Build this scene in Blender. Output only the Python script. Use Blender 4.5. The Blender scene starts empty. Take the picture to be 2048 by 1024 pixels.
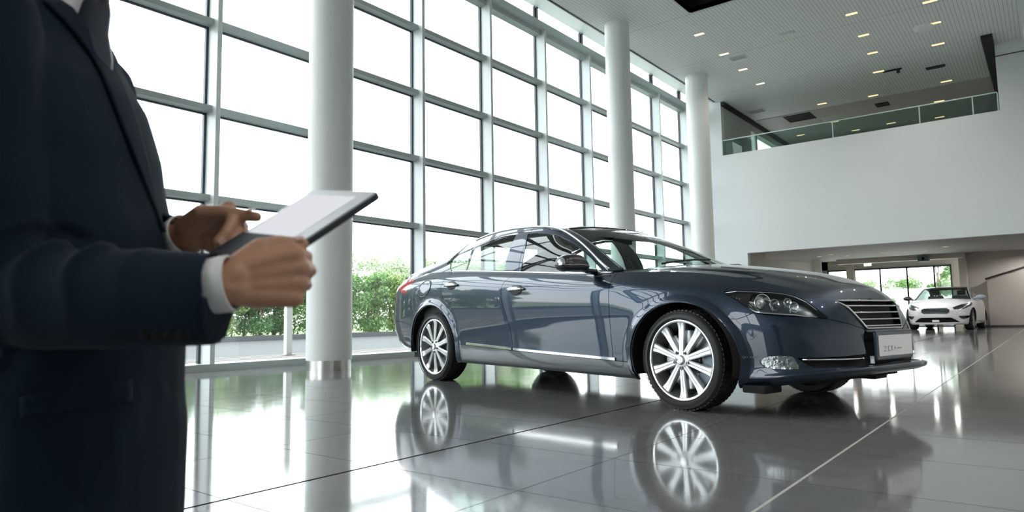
SKY = 7.0; EXPO = 0.0
import bpy, bmesh, math, random
import numpy as np
from mathutils import Vector, Matrix

random.seed(7)
rng = np.random.default_rng(11)
SC = bpy.context.scene
COL = SC.collection

# ------------------------------------------------------------------ helpers
def tag(o, label=None, cat=None, group=None, kind=None):
    if label: o['label'] = label
    if cat: o['category'] = cat
    if group: o['group'] = group
    if kind: o['kind'] = kind
    return o

def empty(name, loc=(0, 0, 0), rz=0.0, label=None, cat=None, group=None, kind=None):
    o = bpy.data.objects.new(name, None)
    o.empty_display_size = 0.1
    COL.objects.link(o)
    o.location = loc
    o.rotation_euler = (0, 0, rz)
    return tag(o, label, cat, group, kind)

class MB:
    """collects vertices and faces, builds one mesh object"""
    def __init__(self):
        self.v = []; self.f = []; self.m = []
    def add(self, vs, fs, mi=0):
        b = len(self.v)
        self.v += [tuple(float(c) for c in p) for p in vs]
        self.f += [tuple(b + i for i in f) for f in fs]
        self.m += [mi] * len(fs)
        return self
    def box(self, x0, x1, y0, y1, z0, z1, mi=0):
        vs = [(x0, y0, z0), (x1, y0, z0), (x1, y1, z0), (x0, y1, z0), (x0, y0, z1), (x1, y0, z1), (x1, y1, z1), (x0, y1, z1)]
        return self.add(vs, [(0, 3, 2, 1), (4, 5, 6, 7), (0, 1, 5, 4), (1, 2, 6, 5), (2, 3, 7, 6), (3, 0, 4, 7)], mi)
    def obox(self, c, ax, ay, az, mi=0):
        """oriented box: centre and three half-axis vectors"""
        c, ax, ay, az = (np.array(a, float) for a in (c, ax, ay, az))
        vs = [c + sx * ax + sy * ay + sz * az for sz in (-1, 1) for sx, sy in ((-1, -1), (1, -1), (1, 1), (-1, 1))]
        return self.add(vs, [(0, 3, 2, 1), (4, 5, 6, 7), (0, 1, 5, 4), (1, 2, 6, 5), (2, 3, 7, 6), (3, 0, 4, 7)], mi)
    def tube(self, pts, r, n=10, closed=False, cap=True, mi=0):
        pts = [np.array(p, float) for p in pts]
        m = len(pts)
        rs = [r] * m if not hasattr(r, '__len__') else list(r)
        rings = []
        prev = None
        for i in range(m):
            if closed:
                t = pts[(i + 1) % m] - pts[i - 1]
            else:
                t = pts[min(i + 1, m - 1)] - pts[max(i - 1, 0)]
            t = t / (np.linalg.norm(t) + 1e-12)
            if prev is None:
                a = np.array([0, 0, 1.0]) if abs(t[2]) < .9 else np.array([1.0, 0, 0])
            else:
                a = prev
            u = a - t * (a @ t); u /= np.linalg.norm(u) + 1e-12
            w = np.cross(t, u); prev = u
            rr = rs[i]
            ru, rw = rr if hasattr(rr, '__len__') else (rr, rr)
            rings.append([pts[i] + ru * math.cos(2 * math.pi * k / n) * u + rw * math.sin(2 * math.pi * k / n) * w for k in range(n)])
        vs = [p for ring in rings for p in ring]
        fs = []
        for i in range(m if closed else m - 1):
            j = (i + 1) % m
            for k in range(n):
                k2 = (k + 1) % n
                fs.append((i * n + k, i * n + k2, j * n + k2, j * n + k))
        if cap and not closed:
            fs.append(tuple(range(n))[::-1]); fs.append(tuple((m - 1) * n + k for k in range(n)))
        return self.add(vs, fs, mi)
    def lathe(self, prof, n=48, axis='z', c=(0, 0, 0), a0=0.0, a1=2 * math.pi, mi=0):
        """prof: list of (radius, height along the axis)"""
        full = abs(a1 - a0 - 2 * math.pi) < 1e-6
        cnt = n if full else n + 1
        vs = []
        for (r, h) in prof:
            for k in range(cnt):
                a = a0 + (a1 - a0) * k / n
                x, y = r * math.cos(a), r * math.sin(a)
                p = {'z': (x, y, h), 'y': (x, h, y), 'x': (h, x, y)}[axis]
                vs.append((p[0] + c[0], p[1] + c[1], p[2] + c[2]))
        fs = []
        for i in range(len(prof) - 1):
            for k in range(n):
                k2 = (k + 1) % cnt
                fs.append((i * cnt + k, i * cnt + k2, (i + 1) * cnt + k2, (i + 1) * cnt + k))
        return self.add(vs, fs, mi)
    def prism(self, poly, h0, h1, mi=0):
        """poly: xy outline, extruded along z"""
        n = len(poly)
        vs = [(p[0], p[1], h0) for p in poly] + [(p[0], p[1], h1) for p in poly]
        fs = [tuple(range(n))[::-1], tuple(range(n, 2 * n))] + [(k, (k + 1) % n, n + (k + 1) % n, n + k) for k in range(n)]
        return self.add(vs, fs, mi)
    def grid(self, P, mi=0, flip=False, wrap_u=False, wrap_v=False):
        P = np.asarray(P); a, b = P.shape[:2]
        vs = P.reshape(-1, 3)
        fs = []
        for i in range(a if wrap_u else a - 1):
            for j in range(b if wrap_v else b - 1):
                i2, j2 = (i + 1) % a, (j + 1) % b
                q = (i * b + j, i2 * b + j, i2 * b + j2, i * b + j2)
                fs.append(q[::-1] if flip else q)
        return self.add(vs, fs, mi)
    def xf(self, M):
        self.v = [tuple(M @ Vector(p)) for p in self.v]
        return self
    def build(self, name, mats, parent=None, smooth=False, bevel=0.0, weld=0.0, fixn=False, auto=None):
        me = bpy.data.meshes.new(name)
        me.from_pydata(self.v, [], self.f)
        if not isinstance(mats, (list, tuple)): mats = [mats]
        for m in mats: me.materials.append(m)
        if len(mats) > 1: me.polygons.foreach_set('material_index', self.m)
        if weld or fixn or bevel:
            bm = bmesh.new(); bm.from_mesh(me)
            if weld: bmesh.ops.remove_doubles(bm, verts=bm.verts, dist=weld)
            if fixn: bmesh.ops.recalc_face_normals(bm, faces=bm.faces)
            if bevel:
                es = [e for e in bm.edges if len(e.link_faces) == 2 and e.calc_face_angle(0) > 0.6]
                bmesh.ops.bevel(bm, geom=es, offset=bevel, segments=2, affect='EDGES', profile=0.5, clamp_overlap=True)
            bm.to_mesh(me); bm.free()
        if smooth:
            me.polygons.foreach_set('use_smooth', [True] * len(me.polygons))
            if auto:
                sharp_edges(me, auto)
        me.update()
        o = bpy.data.objects.new(name, me)
        COL.objects.link(o)
        if parent is not None: o.parent = parent
        return o

def sharp_edges(me, ang):
    bm = bmesh.new(); bm.from_mesh(me)
    for e in bm.edges:
        if len(e.link_faces) == 2 and e.calc_face_angle(0) > ang: e.smooth = False
    bm.to_mesh(me); bm.free()

def copy_tree(o, parent=None):
    c = o.copy(); COL.objects.link(c)
    if parent is not None: c.parent = parent
    for ch in list(o.children): copy_tree(ch, c)
    return c

def spline(xs, ys):
    """natural cubic spline, clamped to its end values' slope"""
    xs = np.array(xs, float); ys = np.array(ys, float); n = len(xs)
    h = np.diff(xs)
    A = np.zeros((n, n)); b = np.zeros(n); A[0, 0] = A[-1, -1] = 1
    for i in range(1, n - 1):
        A[i, i - 1] = h[i - 1]; A[i, i] = 2 * (h[i - 1] + h[i]); A[i, i + 1] = h[i]
        b[i] = 6 * ((ys[i + 1] - ys[i]) / h[i] - (ys[i] - ys[i - 1]) / h[i - 1])
    m = np.linalg.solve(A, b)
    def f(x):
        x = np.clip(np.asarray(x, float), xs[0], xs[-1])
        i = np.clip(np.searchsorted(xs, x) - 1, 0, n - 2)
        d = xs[i + 1] - xs[i]; a = (xs[i + 1] - x) / d; c = (x - xs[i]) / d
        return a * ys[i] + c * ys[i + 1] + ((a ** 3 - a) * m[i] + (c ** 3 - c) * m[i + 1]) * d * d / 6
    return f

def pchip(xs, ys):
    """monotone cubic"""
    xs = np.array(xs, float); ys = np.array(ys, float)
    h = np.diff(xs); dl = np.diff(ys) / h; n = len(xs); d = np.zeros(n)
    for i in range(1, n - 1):
        if dl[i - 1] * dl[i] > 0:
            w1 = 2 * h[i] + h[i - 1]; w2 = h[i] + 2 * h[i - 1]
            d[i] = (w1 + w2) / (w1 / dl[i - 1] + w2 / dl[i])
    d[0] = dl[0]; d[-1] = dl[-1]
    def f(x):
        x = np.clip(np.asarray(x, float), xs[0], xs[-1])
        i = np.clip(np.searchsorted(xs, x) - 1, 0, n - 2)
        t = (x - xs[i]) / h[i]
        return (ys[i] * (1 + 2 * t) * (1 - t) ** 2 + d[i] * h[i] * t * (1 - t) ** 2
                + ys[i + 1] * t * t * (3 - 2 * t) + d[i + 1] * h[i] * t * t * (t - 1))
    return f

# ------------------------------------------------------------------ camera numbers (2048 x 1024 frame)
FPX = 1368.42
YAW, PITCH, ROLL = math.radians(38.1354), math.radians(5.27216), math.radians(-0.91765)
CAMH = 0.66
def cam_axes():
    cy, sy = math.cos(YAW), math.sin(YAW)
    f = np.array([-sy * math.cos(PITCH), cy * math.cos(PITCH), math.sin(PITCH)])
    r = np.array([cy, sy, 0.0]); u = np.cross(r, f)
    r2 = r * math.cos(ROLL) + u * math.sin(ROLL); u2 = -r * math.sin(ROLL) + u * math.cos(ROLL)
    return r2, u2, f
CR, CU, CF = cam_axes()
CAM = np.array([0, 0, CAMH])
def pix_ray(x, y):
    return CR * (x - 1024) / FPX - CU * (y - 512) / FPX + CF
def at_depth(x, y, d):
    """the point seen at pixel x, y at distance d along the view axis"""
    return CAM + pix_ray(x, y) * d
def to_pix(P):
    q = np.asarray(P, float) - CAM
    d = q @ CF
    return np.stack([1024 + FPX * (q @ CR) / d, 512 - FPX * (q @ CU) / d], -1)

# ------------------------------------------------------------------ materials
def new_mat(name):
    m = bpy.data.materials.new(name); m.use_nodes = True
    nt = m.node_tree
    return m, nt, nt.nodes['Principled BSDF']

def pmat(name, col, rough=0.5, metal=0.0, coat=0.0, coat_rough=0.03, ior=1.5, noise=0.0, nscale=20.0, bump=0.0, bscale=200.0, sheen=0.0, emit=None, estr=0.0):
    m, nt, b = new_mat(name)
    b.inputs['Base Color'].default_value = (*col, 1)
    b.inputs['Roughness'].default_value = rough
    b.inputs['Metallic'].default_value = metal
    b.inputs['IOR'].default_value = ior
    b.inputs['Coat Weight'].default_value = coat
    b.inputs['Coat Roughness'].default_value = coat_rough
    if sheen:
        b.inputs['Sheen Weight'].default_value = sheen
    if emit:
        b.inputs['Emission Color'].default_value = (*emit, 1); b.inputs['Emission Strength'].default_value = estr
    if noise or bump:
        tc = nt.nodes.new('ShaderNodeTexCoord')
    if noise:
        n = nt.nodes.new('ShaderNodeTexNoise'); n.inputs['Scale'].default_value = nscale; n.inputs['Detail'].default_value = 4
        nt.links.new(tc.outputs['Object'], n.inputs['Vector'])
        mx = nt.nodes.new('ShaderNodeMix'); mx.data_type = 'RGBA'
        mx.inputs[6].default_value = (*[c * (1 - noise) for c in col], 1)
        mx.inputs[7].default_value = (*[min(1, c * (1 + noise)) for c in col], 1)
        nt.links.new(n.outputs['Fac'], mx.inputs[0]); nt.links.new(mx.outputs[2], b.inputs['Base Color'])
    if bump:
        n2 = nt.nodes.new('ShaderNodeTexNoise'); n2.inputs['Scale'].default_value = bscale; n2.inputs['Detail'].default_value = 3
        nt.links.new(tc.outputs['Object'], n2.inputs['Vector'])
        bp = nt.nodes.new('ShaderNodeBump'); bp.inputs['Strength'].default_value = bump; bp.inputs['Distance'].default_value = 0.01
        nt.links.new(n2.outputs['Fac'], bp.inputs['Height']); nt.links.new(bp.outputs['Normal'], b.inputs['Normal'])
    return m

def glass_mat(name, tint=(1, 1, 1), refl=1.0, ior=1.45, rough=0.0):
    """thin architectural glass: what lies behind shows through, Fresnel reflection on top"""
    m = bpy.data.materials.new(name); m.use_nodes = True
    nt = m.node_tree; nt.nodes.clear()
    out = nt.nodes.new('ShaderNodeOutputMaterial')
    tr = nt.nodes.new('ShaderNodeBsdfTransparent'); tr.inputs['Color'].default_value = (*tint, 1)
    gl = nt.nodes.new('ShaderNodeBsdfGlossy'); gl.inputs['Roughness'].default_value = rough
    fr = nt.nodes.new('ShaderNodeFresnel'); fr.inputs['IOR'].default_value = ior
    mul = nt.nodes.new('ShaderNodeMath'); mul.operation = 'MULTIPLY'; mul.inputs[1].default_value = refl
    mx = nt.nodes.new('ShaderNodeMixShader')
    ge = nt.nodes.new('ShaderNodeNewGeometry')   # same reflectance from either side of the sheet
    ex = math_node(nt, 'MULTIPLY_ADD', ge.outputs['Backfacing'], -2.0, 1.0)
    nt.links.new(math_node(nt, 'POWER', ior, ex), fr.inputs['IOR'])
    nt.links.new(fr.outputs[0], mul.inputs[0]); nt.links.new(mul.outputs[0], mx.inputs[0])
    nt.links.new(tr.outputs[0], mx.inputs[1]); nt.links.new(gl.outputs[0], mx.inputs[2])
    nt.links.new(mx.outputs[0], out.inputs['Surface'])
    return m

def emat(name, col, s):
    m = bpy.data.materials.new(name); m.use_nodes = True
    nt = m.node_tree; nt.nodes.clear()
    out = nt.nodes.new('ShaderNodeOutputMaterial'); e = nt.nodes.new('ShaderNodeEmission')
    e.inputs['Color'].default_value = (*col, 1); e.inputs['Strength'].default_value = s
    nt.links.new(e.outputs[0], out.inputs['Surface'])
    return m

def math_node(nt, op, a, b=None, c=None):
    n = nt.nodes.new('ShaderNodeMath'); n.operation = op
    for i, v in enumerate((a, b, c)):
        if v is None: continue
        if isinstance(v, (int, float)): n.inputs[i].default_value = v
        else: nt.links.new(v, n.inputs[i])
    return n.outputs[0]

def floor_mat():
    m, nt, b = new_mat('polished grey floor tile')
    tc = nt.nodes.new('ShaderNodeTexCoord')
    sep = nt.nodes.new('ShaderNodeSeparateXYZ'); nt.links.new(tc.outputs['Object'], sep.inputs[0])
    X, Y = sep.outputs[0], sep.outputs[1]
    def line(co, off, step, half):
        d = math_node(nt, 'PINGPONG', math_node(nt, 'SUBTRACT', co, off), step / 2)  # 0 at line
        return math_node(nt, 'LESS_THAN', d, half)
    def one(co, at, half):
        return math_node(nt, 'LESS_THAN', math_node(nt, 'ABSOLUTE', math_node(nt, 'SUBTRACT', co, at)), half)
    joints = math_node(nt, 'MAXIMUM', line(X, -2.5, 0.83, 0.0022), line(Y, 0.68, 0.73, 0.0022))
    dark = one(X, -2.5, 0.0095)
    light = one(X, -0.84, 0.006)
    # per-tile tone
    fx = math_node(nt, 'FLOOR', math_node(nt, 'DIVIDE', math_node(nt, 'SUBTRACT', X, -2.5), 0.83))
    fy = math_node(nt, 'FLOOR', math_node(nt, 'DIVIDE', math_node(nt, 'SUBTRACT', Y, 0.68), 0.73))
    cmb = nt.nodes.new('ShaderNodeCombineXYZ'); nt.links.new(fx, cmb.inputs[0]); nt.links.new(fy, cmb.inputs[1])
    wn = nt.nodes.new('ShaderNodeTexWhiteNoise'); nt.links.new(cmb.outputs[0], wn.inputs['Vector'])
    nz = nt.nodes.new('ShaderNodeTexNoise'); nz.inputs['Scale'].default_value = 6; nz.inputs['Detail'].default_value = 6
    nt.links.new(tc.outputs['Object'], nz.inputs['Vector'])
    tone = math_node(nt, 'ADD', math_node(nt, 'MULTIPLY', wn.outputs[0], 0.30), math_node(nt, 'MULTIPLY', nz.outputs['Fac'], 0.9))
    ramp = nt.nodes.new('ShaderNodeMix'); ramp.data_type = 'RGBA'
    ramp.inputs[6].default_value = (0.125, 0.127, 0.127, 1); ramp.inputs[7].default_value = (0.185, 0.187, 0.187, 1)
    nt.links.new(tone, ramp.inputs[0])
    def over(col, fac, c):
        mx = nt.nodes.new('ShaderNodeMix'); mx.data_type = 'RGBA'
        nt.links.new(fac, mx.inputs[0]); nt.links.new(col, mx.inputs[6]); mx.inputs[7].default_value = (*c, 1)
        return mx.outputs[2]
    c = over(ramp.outputs[2], joints, (0.05, 0.05, 0.05))
    c = over(c, dark, (0.015, 0.013, 0.013))
    c = over(c, light, (0.42, 0.41, 0.38))
    nt.links.new(math_node(nt, 'MULTIPLY_ADD', math_node(nt, 'MAXIMUM', dark, joints), -0.5, 0.5), b.inputs['Specular IOR Level'])
    nt.links.new(c, b.inputs['Base Color'])
    allj = math_node(nt, 'MAXIMUM', math_node(nt, 'MAXIMUM', dark, light), joints)
    r = math_node(nt, 'ADD', math_node(nt, 'MULTIPLY', allj, 0.4), math_node(nt, 'ADD', 0.055, math_node(nt, 'MULTIPLY', nz.outputs['Fac'], 0.05)))
    nt.links.new(r, b.inputs['Roughness'])
    b.inputs['IOR'].default_value = 1.9
    return m

def plank_mat(name, col, dark, step=0.085, half=0.0042, rough=0.55):
    """narrow boards running along Y with dark joints"""
    m, nt, b = new_mat(name)
    tc = nt.nodes.new('ShaderNodeTexCoord')
    sep = nt.nodes.new('ShaderNodeSeparateXYZ'); nt.links.new(tc.outputs['Object'], sep.inputs[0])
    d = math_node(nt, 'PINGPONG', sep.outputs[0], step / 2)
    ln = math_node(nt, 'LESS_THAN', d, half)
    yj = math_node(nt, 'LESS_THAN', math_node(nt, 'PINGPONG', math_node(nt, 'ADD', sep.outputs[1], 0.6), 1.6), 0.006)
    ln2 = math_node(nt, 'MAXIMUM', ln, yj)
    mx = nt.nodes.new('ShaderNodeMix'); mx.data_type = 'RGBA'
    mx.inputs[6].default_value = (*col, 1); mx.inputs[7].default_value = (*dark, 1)
    nt.links.new(ln2, mx.inputs[0]); nt.links.new(mx.outputs[2], b.inputs['Base Color'])
    b.inputs['Roughness'].default_value = rough
    return m
# ------------------------------------------------------------------ building
XG, XF_ = -9.60, -9.30          # glass plane, front of the mullion fins
YB = 22.6                       # gallery front wall
ZC = 8.0                        # ceiling
ZS = 2.72                       # underside of the gallery at its front
ZU = 3.35                       # ceiling at the far end below the gallery
YF = 38.0                       # far window wall
XR_, YK = 9.0, -13.0            # right wall, wall behind the camera

M_white = pmat('white wall paint', (0.66, 0.69, 0.70), 0.55, noise=0.015, nscale=1.5)
M_whitecol = pmat('white column paint', (0.80, 0.82, 0.81), 0.42)
M_wallr = pmat('warm grey wall paint', (0.55, 0.51, 0.47), 0.6)
M_dim = pmat('grey hall wall', (0.68, 0.68, 0.67), 0.6)
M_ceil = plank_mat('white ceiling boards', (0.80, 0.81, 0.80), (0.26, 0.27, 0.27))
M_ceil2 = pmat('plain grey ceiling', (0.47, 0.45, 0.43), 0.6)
M_black = pmat('black gap', (0.006, 0.006, 0.007), 0.6)
M_dark = pmat('dark anodised trim', (0.03, 0.03, 0.035), 0.4)
M_alu = pmat('pale painted aluminium', (0.66, 0.70, 0.71), 0.35, metal=0.0)
M_alu2 = pmat('grey green aluminium', (0.46, 0.52, 0.51), 0.35)
M_gask = pmat('dark glazing gasket', (0.05, 0.065, 0.08), 0.4)
M_glass = glass_mat('clear window glass', (0.97, 0.99, 0.985), 1.0, 1.45)
M_gglass = glass_mat('greenish balustrade glass', (0.70, 0.84, 0.80), 1.0, 1.45)
M_steel = pmat('brushed steel', (0.62, 0.60, 0.57), 0.28, metal=1.0, noise=0.05, nscale=40)
M_floor = floor_mat()
M_conc = pmat('pale concrete panel', (0.50, 0.51, 0.48), 0.7, noise=0.08, nscale=3)
M_lamp = emat('lit warm lamp', (1.0, 0.66, 0.33), 2.0)
M_lampw = emat('lit white lamp', (1.0, 0.80, 0.55), 2.0)

def struct(o, label=None):
    o['kind'] = 'structure'
    if label: o['label'] = label
    return o
def slab(name, x0, x1, y0, y1, z0, z1, mat, label=None, parent=None):
    o = MB().box(x0, x1, y0, y1, z0, z1).build(name, mat, parent)
    return struct(o, label) if parent is None else o

slab('floor', -9.75, XR_, YK, YF + .2, -0.12, 0.0, M_floor, 'polished grey tiled showroom floor')
# ceiling of boards around a rectangular black recess
RX0, RX1, RY0, RY1 = -6.40, -3.9, 11.6, 15.32
mb = MB()
XE = -8.62
mb.box(XE, RX0, YK, 25.7, ZC, ZC + .12).box(RX1, XR_, YK, 25.7, ZC, ZC + .12)
mb.box(RX0, RX1, YK, RY0, ZC, ZC + .12).box(RX0, RX1, RY1, 25.7, ZC, ZC + .12)
ce = struct(mb.build('ceiling', M_ceil), 'white boarded showroom ceiling')
rec = MB()
rec.box(RX0 - .03, RX0, RY0, RY1, ZC, ZC + .6).box(RX1, RX1 + .03, RY0, RY1, ZC, ZC + .6)
rec.box(RX0, RX1, RY0 - .03, RY0, ZC, ZC + .6).box(RX0, RX1, RY1, RY1 + .03, ZC, ZC + .6)
rec.box(RX0, RX1, RY0, RY1, ZC + .57, ZC + .6)
for i in range(6):
    x = RX0 + .35 + i * .38
    rec.box(x, x + .03, RY0, RY1, ZC + .2, ZC + .45)
rec.build('recess', M_black, ce)
slab('ceiling_gallery', -8.6, -.7, 25.7, 36.0, ZC - .02, ZC + .12, M_ceil2, 'plain darker grey ceiling over the gallery')  # evenly darker grey than the boarded ceiling
# sloped white bulkhead between ceiling and glass, with a black shadow gap
bk = MB()
bk.add([(XE - .10, YK, ZC + .02), (XE - .10, YB, ZC + .02), (XG, YB, ZC + .39), (XG, YK, ZC + .39), (XE - .10, YK, ZC + .5), (XE - .10, YB, ZC + .5), (XG, YB, ZC + .5), (XG, YK, ZC + .5)],
       [(0, 1, 2, 3), (4, 7, 6, 5), (0, 4, 5, 1), (3, 2, 6, 7), (0, 3, 7, 4), (1, 5, 6, 2)])
struct(bk.build('trim_1', M_white), 'sloped white bulkhead above the window wall')
slab('trim_2', XE - .10, XE, YK, YB, ZC + .06, ZC + .10, M_black, 'black shadow gap along the ceiling edge')

# gallery front, side and end walls (white)
w = MB()
w.box(-8.5, -.75, YB, YB + .25, ZS, 6.12)
w.box(-9.75, -8.5, YB, YB + .25, ZS, ZC + .4)
w.box(-9.75, -7.81, YB, YB + .25, 0, ZS)
w.box(-.75, XR_, YB, YB + .25, ZS, ZC)
struct(w.build('wall_back', M_white), 'white gallery front wall above the low hall')
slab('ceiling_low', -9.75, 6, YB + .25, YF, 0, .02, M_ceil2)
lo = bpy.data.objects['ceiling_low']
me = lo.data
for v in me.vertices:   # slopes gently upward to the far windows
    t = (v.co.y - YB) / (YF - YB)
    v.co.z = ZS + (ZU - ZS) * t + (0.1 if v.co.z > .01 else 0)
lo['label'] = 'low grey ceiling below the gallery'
# right-hand part: tall white pier at the picture edge
slab('wall_right', XR_, XR_ + .2, YK, YF, 0, ZC + .6, M_dim, 'hall wall on the right')
kw = MB(); kw.box(-9.75, XR_, YK - .2, YK, 7.2, ZC + .6).box(-3.9, XR_, YK - .2, YK, 0, 7.2).box(-9.75, -3.9, YK - .2, YK, 0, .8)  # out-of-view openings on the left, added to brighten the hall
for i in range(3): kw.box(-9.75 + i * 1.964 - .06, -9.75 + i * 1.964 + .06, YK - .2, YK, .8, 7.2)
struct(kw.build('wall_behind', M_dim), 'hall wall behind the viewpoint with tall openings added for light')
slab('wall_pier', -.10, 1.1, 19.8, 20.6, 0, ZC, M_white, 'white pier at the right edge')
# low hall
slab('wall_recess', -9.75, -9.6, 24.4, YF, 0, ZU + .1, pmat('recess wall', (0.60, 0.57, 0.50), 0.6), 'cream recess wall on the left of the low hall')
slab('wall_left', -9.75, -7.81, YB + .25, 24.4, 0, ZU + .1, pmat('cream wall', (0.62, 0.58, 0.47), 0.6), 'cream side wall of the low hall')
wr = MB(); wr.box(-2.85, 6, 36.5, 36.7, 0, ZU + .1); wr.box(-3.12, -2.85, 35.9, 36.7, 0, ZU + .1)
struct(wr.build('wall_far', M_wallr), 'warm grey wall behind the white car')
slab('wall_side', 6, 6.2, YB, YF, 0, ZU, M_wallr, 'far right wall of the low hall')
# stair parapet with a dark handrail on the warm wall
sp = MB(); sp.add([(-2.15, 36.1, 0), (1.6, 36.1, 0), (1.6, 36.1, 3.2), (-2.15, 36.1, 2.02), (-2.15, 36.45, 0), (1.6, 36.45, 0), (1.6, 36.45, 3.2), (-2.15, 36.45, 2.02)],
                  [(0, 1, 2, 3), (5, 4, 7, 6), (0, 3, 7, 4), (1, 5, 6, 2), (3, 2, 6, 7), (0, 4, 5, 1)])
spo = sp.build('stair_parapet', pmat('taupe parapet', (0.43, 0.39, 0.35), 0.6))
tag(spo, 'taupe stair parapet with sloping dark handrail behind the white car', 'parapet')
MB().tube([(-2.2, 36.05, 2.06), (1.6, 36.05, 3.26)], 0.045, 8).build('handrail', M_dark, spo)
slab('baseboard_far', -2.85, 6, 36.04, 36.09, 0.0, .07, M_dark, 'dark baseboard under the parapet')

# far window wall: frame with glazing, panes by bay
fw = MB()
fw.box(-9.75, -9.0, YF, YF + .2, 0, ZU + .1); fw.box(-3.62, -2.85, YF, YF + .2, 0, ZU + .1)
fw.box(-9.75, -3.62, YF, YF + .2, 2.9, ZU + .1)
fw.box(-8.1, -7.75, YF - .15, YF + .2, 0, ZU + .1)
struct(fw.build('wall_end', pmat('cream end wall', (0.60, 0.57, 0.50), 0.6)), 'cream wall around the far windows')
bays = [-9.0, -8.1, -7.75, -6.6, -5.43, -4.3, -3.62]
k = 0
for a, b in zip(bays[:-1], bays[1:]):
    if (a, b) == (-8.1, -7.75): continue
    k += 1
    wroot = struct(empty('window_%d' % k, ((a + b) / 2, YF, 0)), 'far window bay behind the white car')
    f = MB()
    f.box(a - .03, a + .03, YF - .05, YF + .05, 0, 2.9).box(b - .03, b + .03, YF - .05, YF + .05, 0, 2.9).box(a, b, YF - .05, YF + .05, 2.82, 2.9).box(a, b, YF - .05, YF + .05, 0, .06)
    f.xf(Matrix.Translation((-(a + b) / 2, -YF, 0))).build('frame', M_gask, wroot)
    g = MB(); g.box(a + .03, b - .03, YF - .006, YF + .006, .06, 2.82)
    g.xf(Matrix.Translation((-(a + b) / 2, -YF, 0))).build('pane', M_glass, wroot)
slab('wall_lintel', -8.0, -2.85, 35.4, 35.9, 3.02, 3.32, pmat('cream beam', (0.62, 0.58, 0.50), 0.6), 'cream beam below the low ceiling')

# gallery interior
slab('floor_gallery', -8.6, -.7, YB + .25, 36, 5.9, 6.05, M_conc, 'gallery floor')
gw = MB(); gw.box(-8.75, -8.5, YB + .25, 25.6, 6.05, ZC); gw.box(-8.75, -8.5, 25.6, 36, 7.62, ZC); gw.box(-8.75, -8.5, 25.6, 36, 6.05, 6.3); gw.box(-8.75, -8.5, 29.2, 36, 6.3, 7.62)
gw.box(-8.72, -8.52, 26.1, 26.35, 6.3, 7.62)
struct(gw.build('wall_gallery_left', M_conc), 'pale concrete gallery wall on the left')
g = MB(); g.box(-8.64, -8.62, 25.6, 29.2, 6.3, 7.62)
struct(g.build('window_20', M_glass), 'gallery side window')
slab('wall_gallery_right', -.75, -.5, YB + .25, 36, 6.05, ZC, M_white, 'white gallery wall on the right')
slab('wall_gallery_end', -8.75, -.5, 36, 36.2, 6.05, ZC, M_dim, 'end wall of the gallery')
slab('trim_3', -8.5, -8.38, YB + .0, 36, ZC - .13, ZC, M_black, 'black trim on top of the left gallery wall')
slab('trim_4', -1.0, -.75, YB - .9, 36, ZC - .10, ZC - .0, M_black, 'black trim on top of the right gallery wall')
slab('trim_5', -.75, .0, YB - .03, YB, 7.62, 7.64, M_dark, 'thin dark joint on the white wall')

# glass balustrade
br = empty('balustrade', (-4.6, YB + .05, 6.12), 0, 'greenish frameless glass balustrade along the gallery edge', 'balustrade')
def rel(mbx, o): return mbx.xf(Matrix.Translation(-Vector(o.location)))
cuts = [-8.5, -4.99, -2.64, -1.35, -.78]
for a, b in zip(cuts[:-1], cuts[1:]):
    rel(MB().box(a + .012, b - .012, YB + .04, YB + .06, 6.10, 6.63), br).build('glass_panel', M_gglass, br)
M_rail = pmat('pale rail', (0.55, 0.66, 0.63), 0.3)
rel(MB().box(-8.5, -.78, YB + .035, YB + .065, 6.63, 6.66), br).build('top_rail', M_rail, br)
for a in cuts[1:]:
    rel(MB().box(a - .014, a + .014, YB + .03, YB + .07, 6.10, 6.63), br).build('post', M_rail, br)

# columns
for (cx, cy, r, lab) in ((-8.1, 6.08, .318, 'white round column with steel base ring nearest the viewpoint'), (-8.1, 14.72, .305, 'white round column second along the window wall'), (-8.1, 19.62, .33, 'white round column at the gallery end of the window wall')):
    c = struct(empty('column', (cx, cy, 0)), lab)
    MB().lathe([(r, .13), (r, ZC)], 64).build('shaft', M_whitecol, c, smooth=True)
    MB().lathe([(r - .012, 0), (r - .012, .135), (0, .135)], 64).build('base_ring', M_steel, c, smooth=True, auto=.6)
MB().lathe([(.2, 0), (.2, 3.2)], 32).build('shaft', M_whitecol, struct(empty('column', (-8.28 + .0, 33, 0)), 'small round column in the low hall'), smooth=True)

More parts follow.
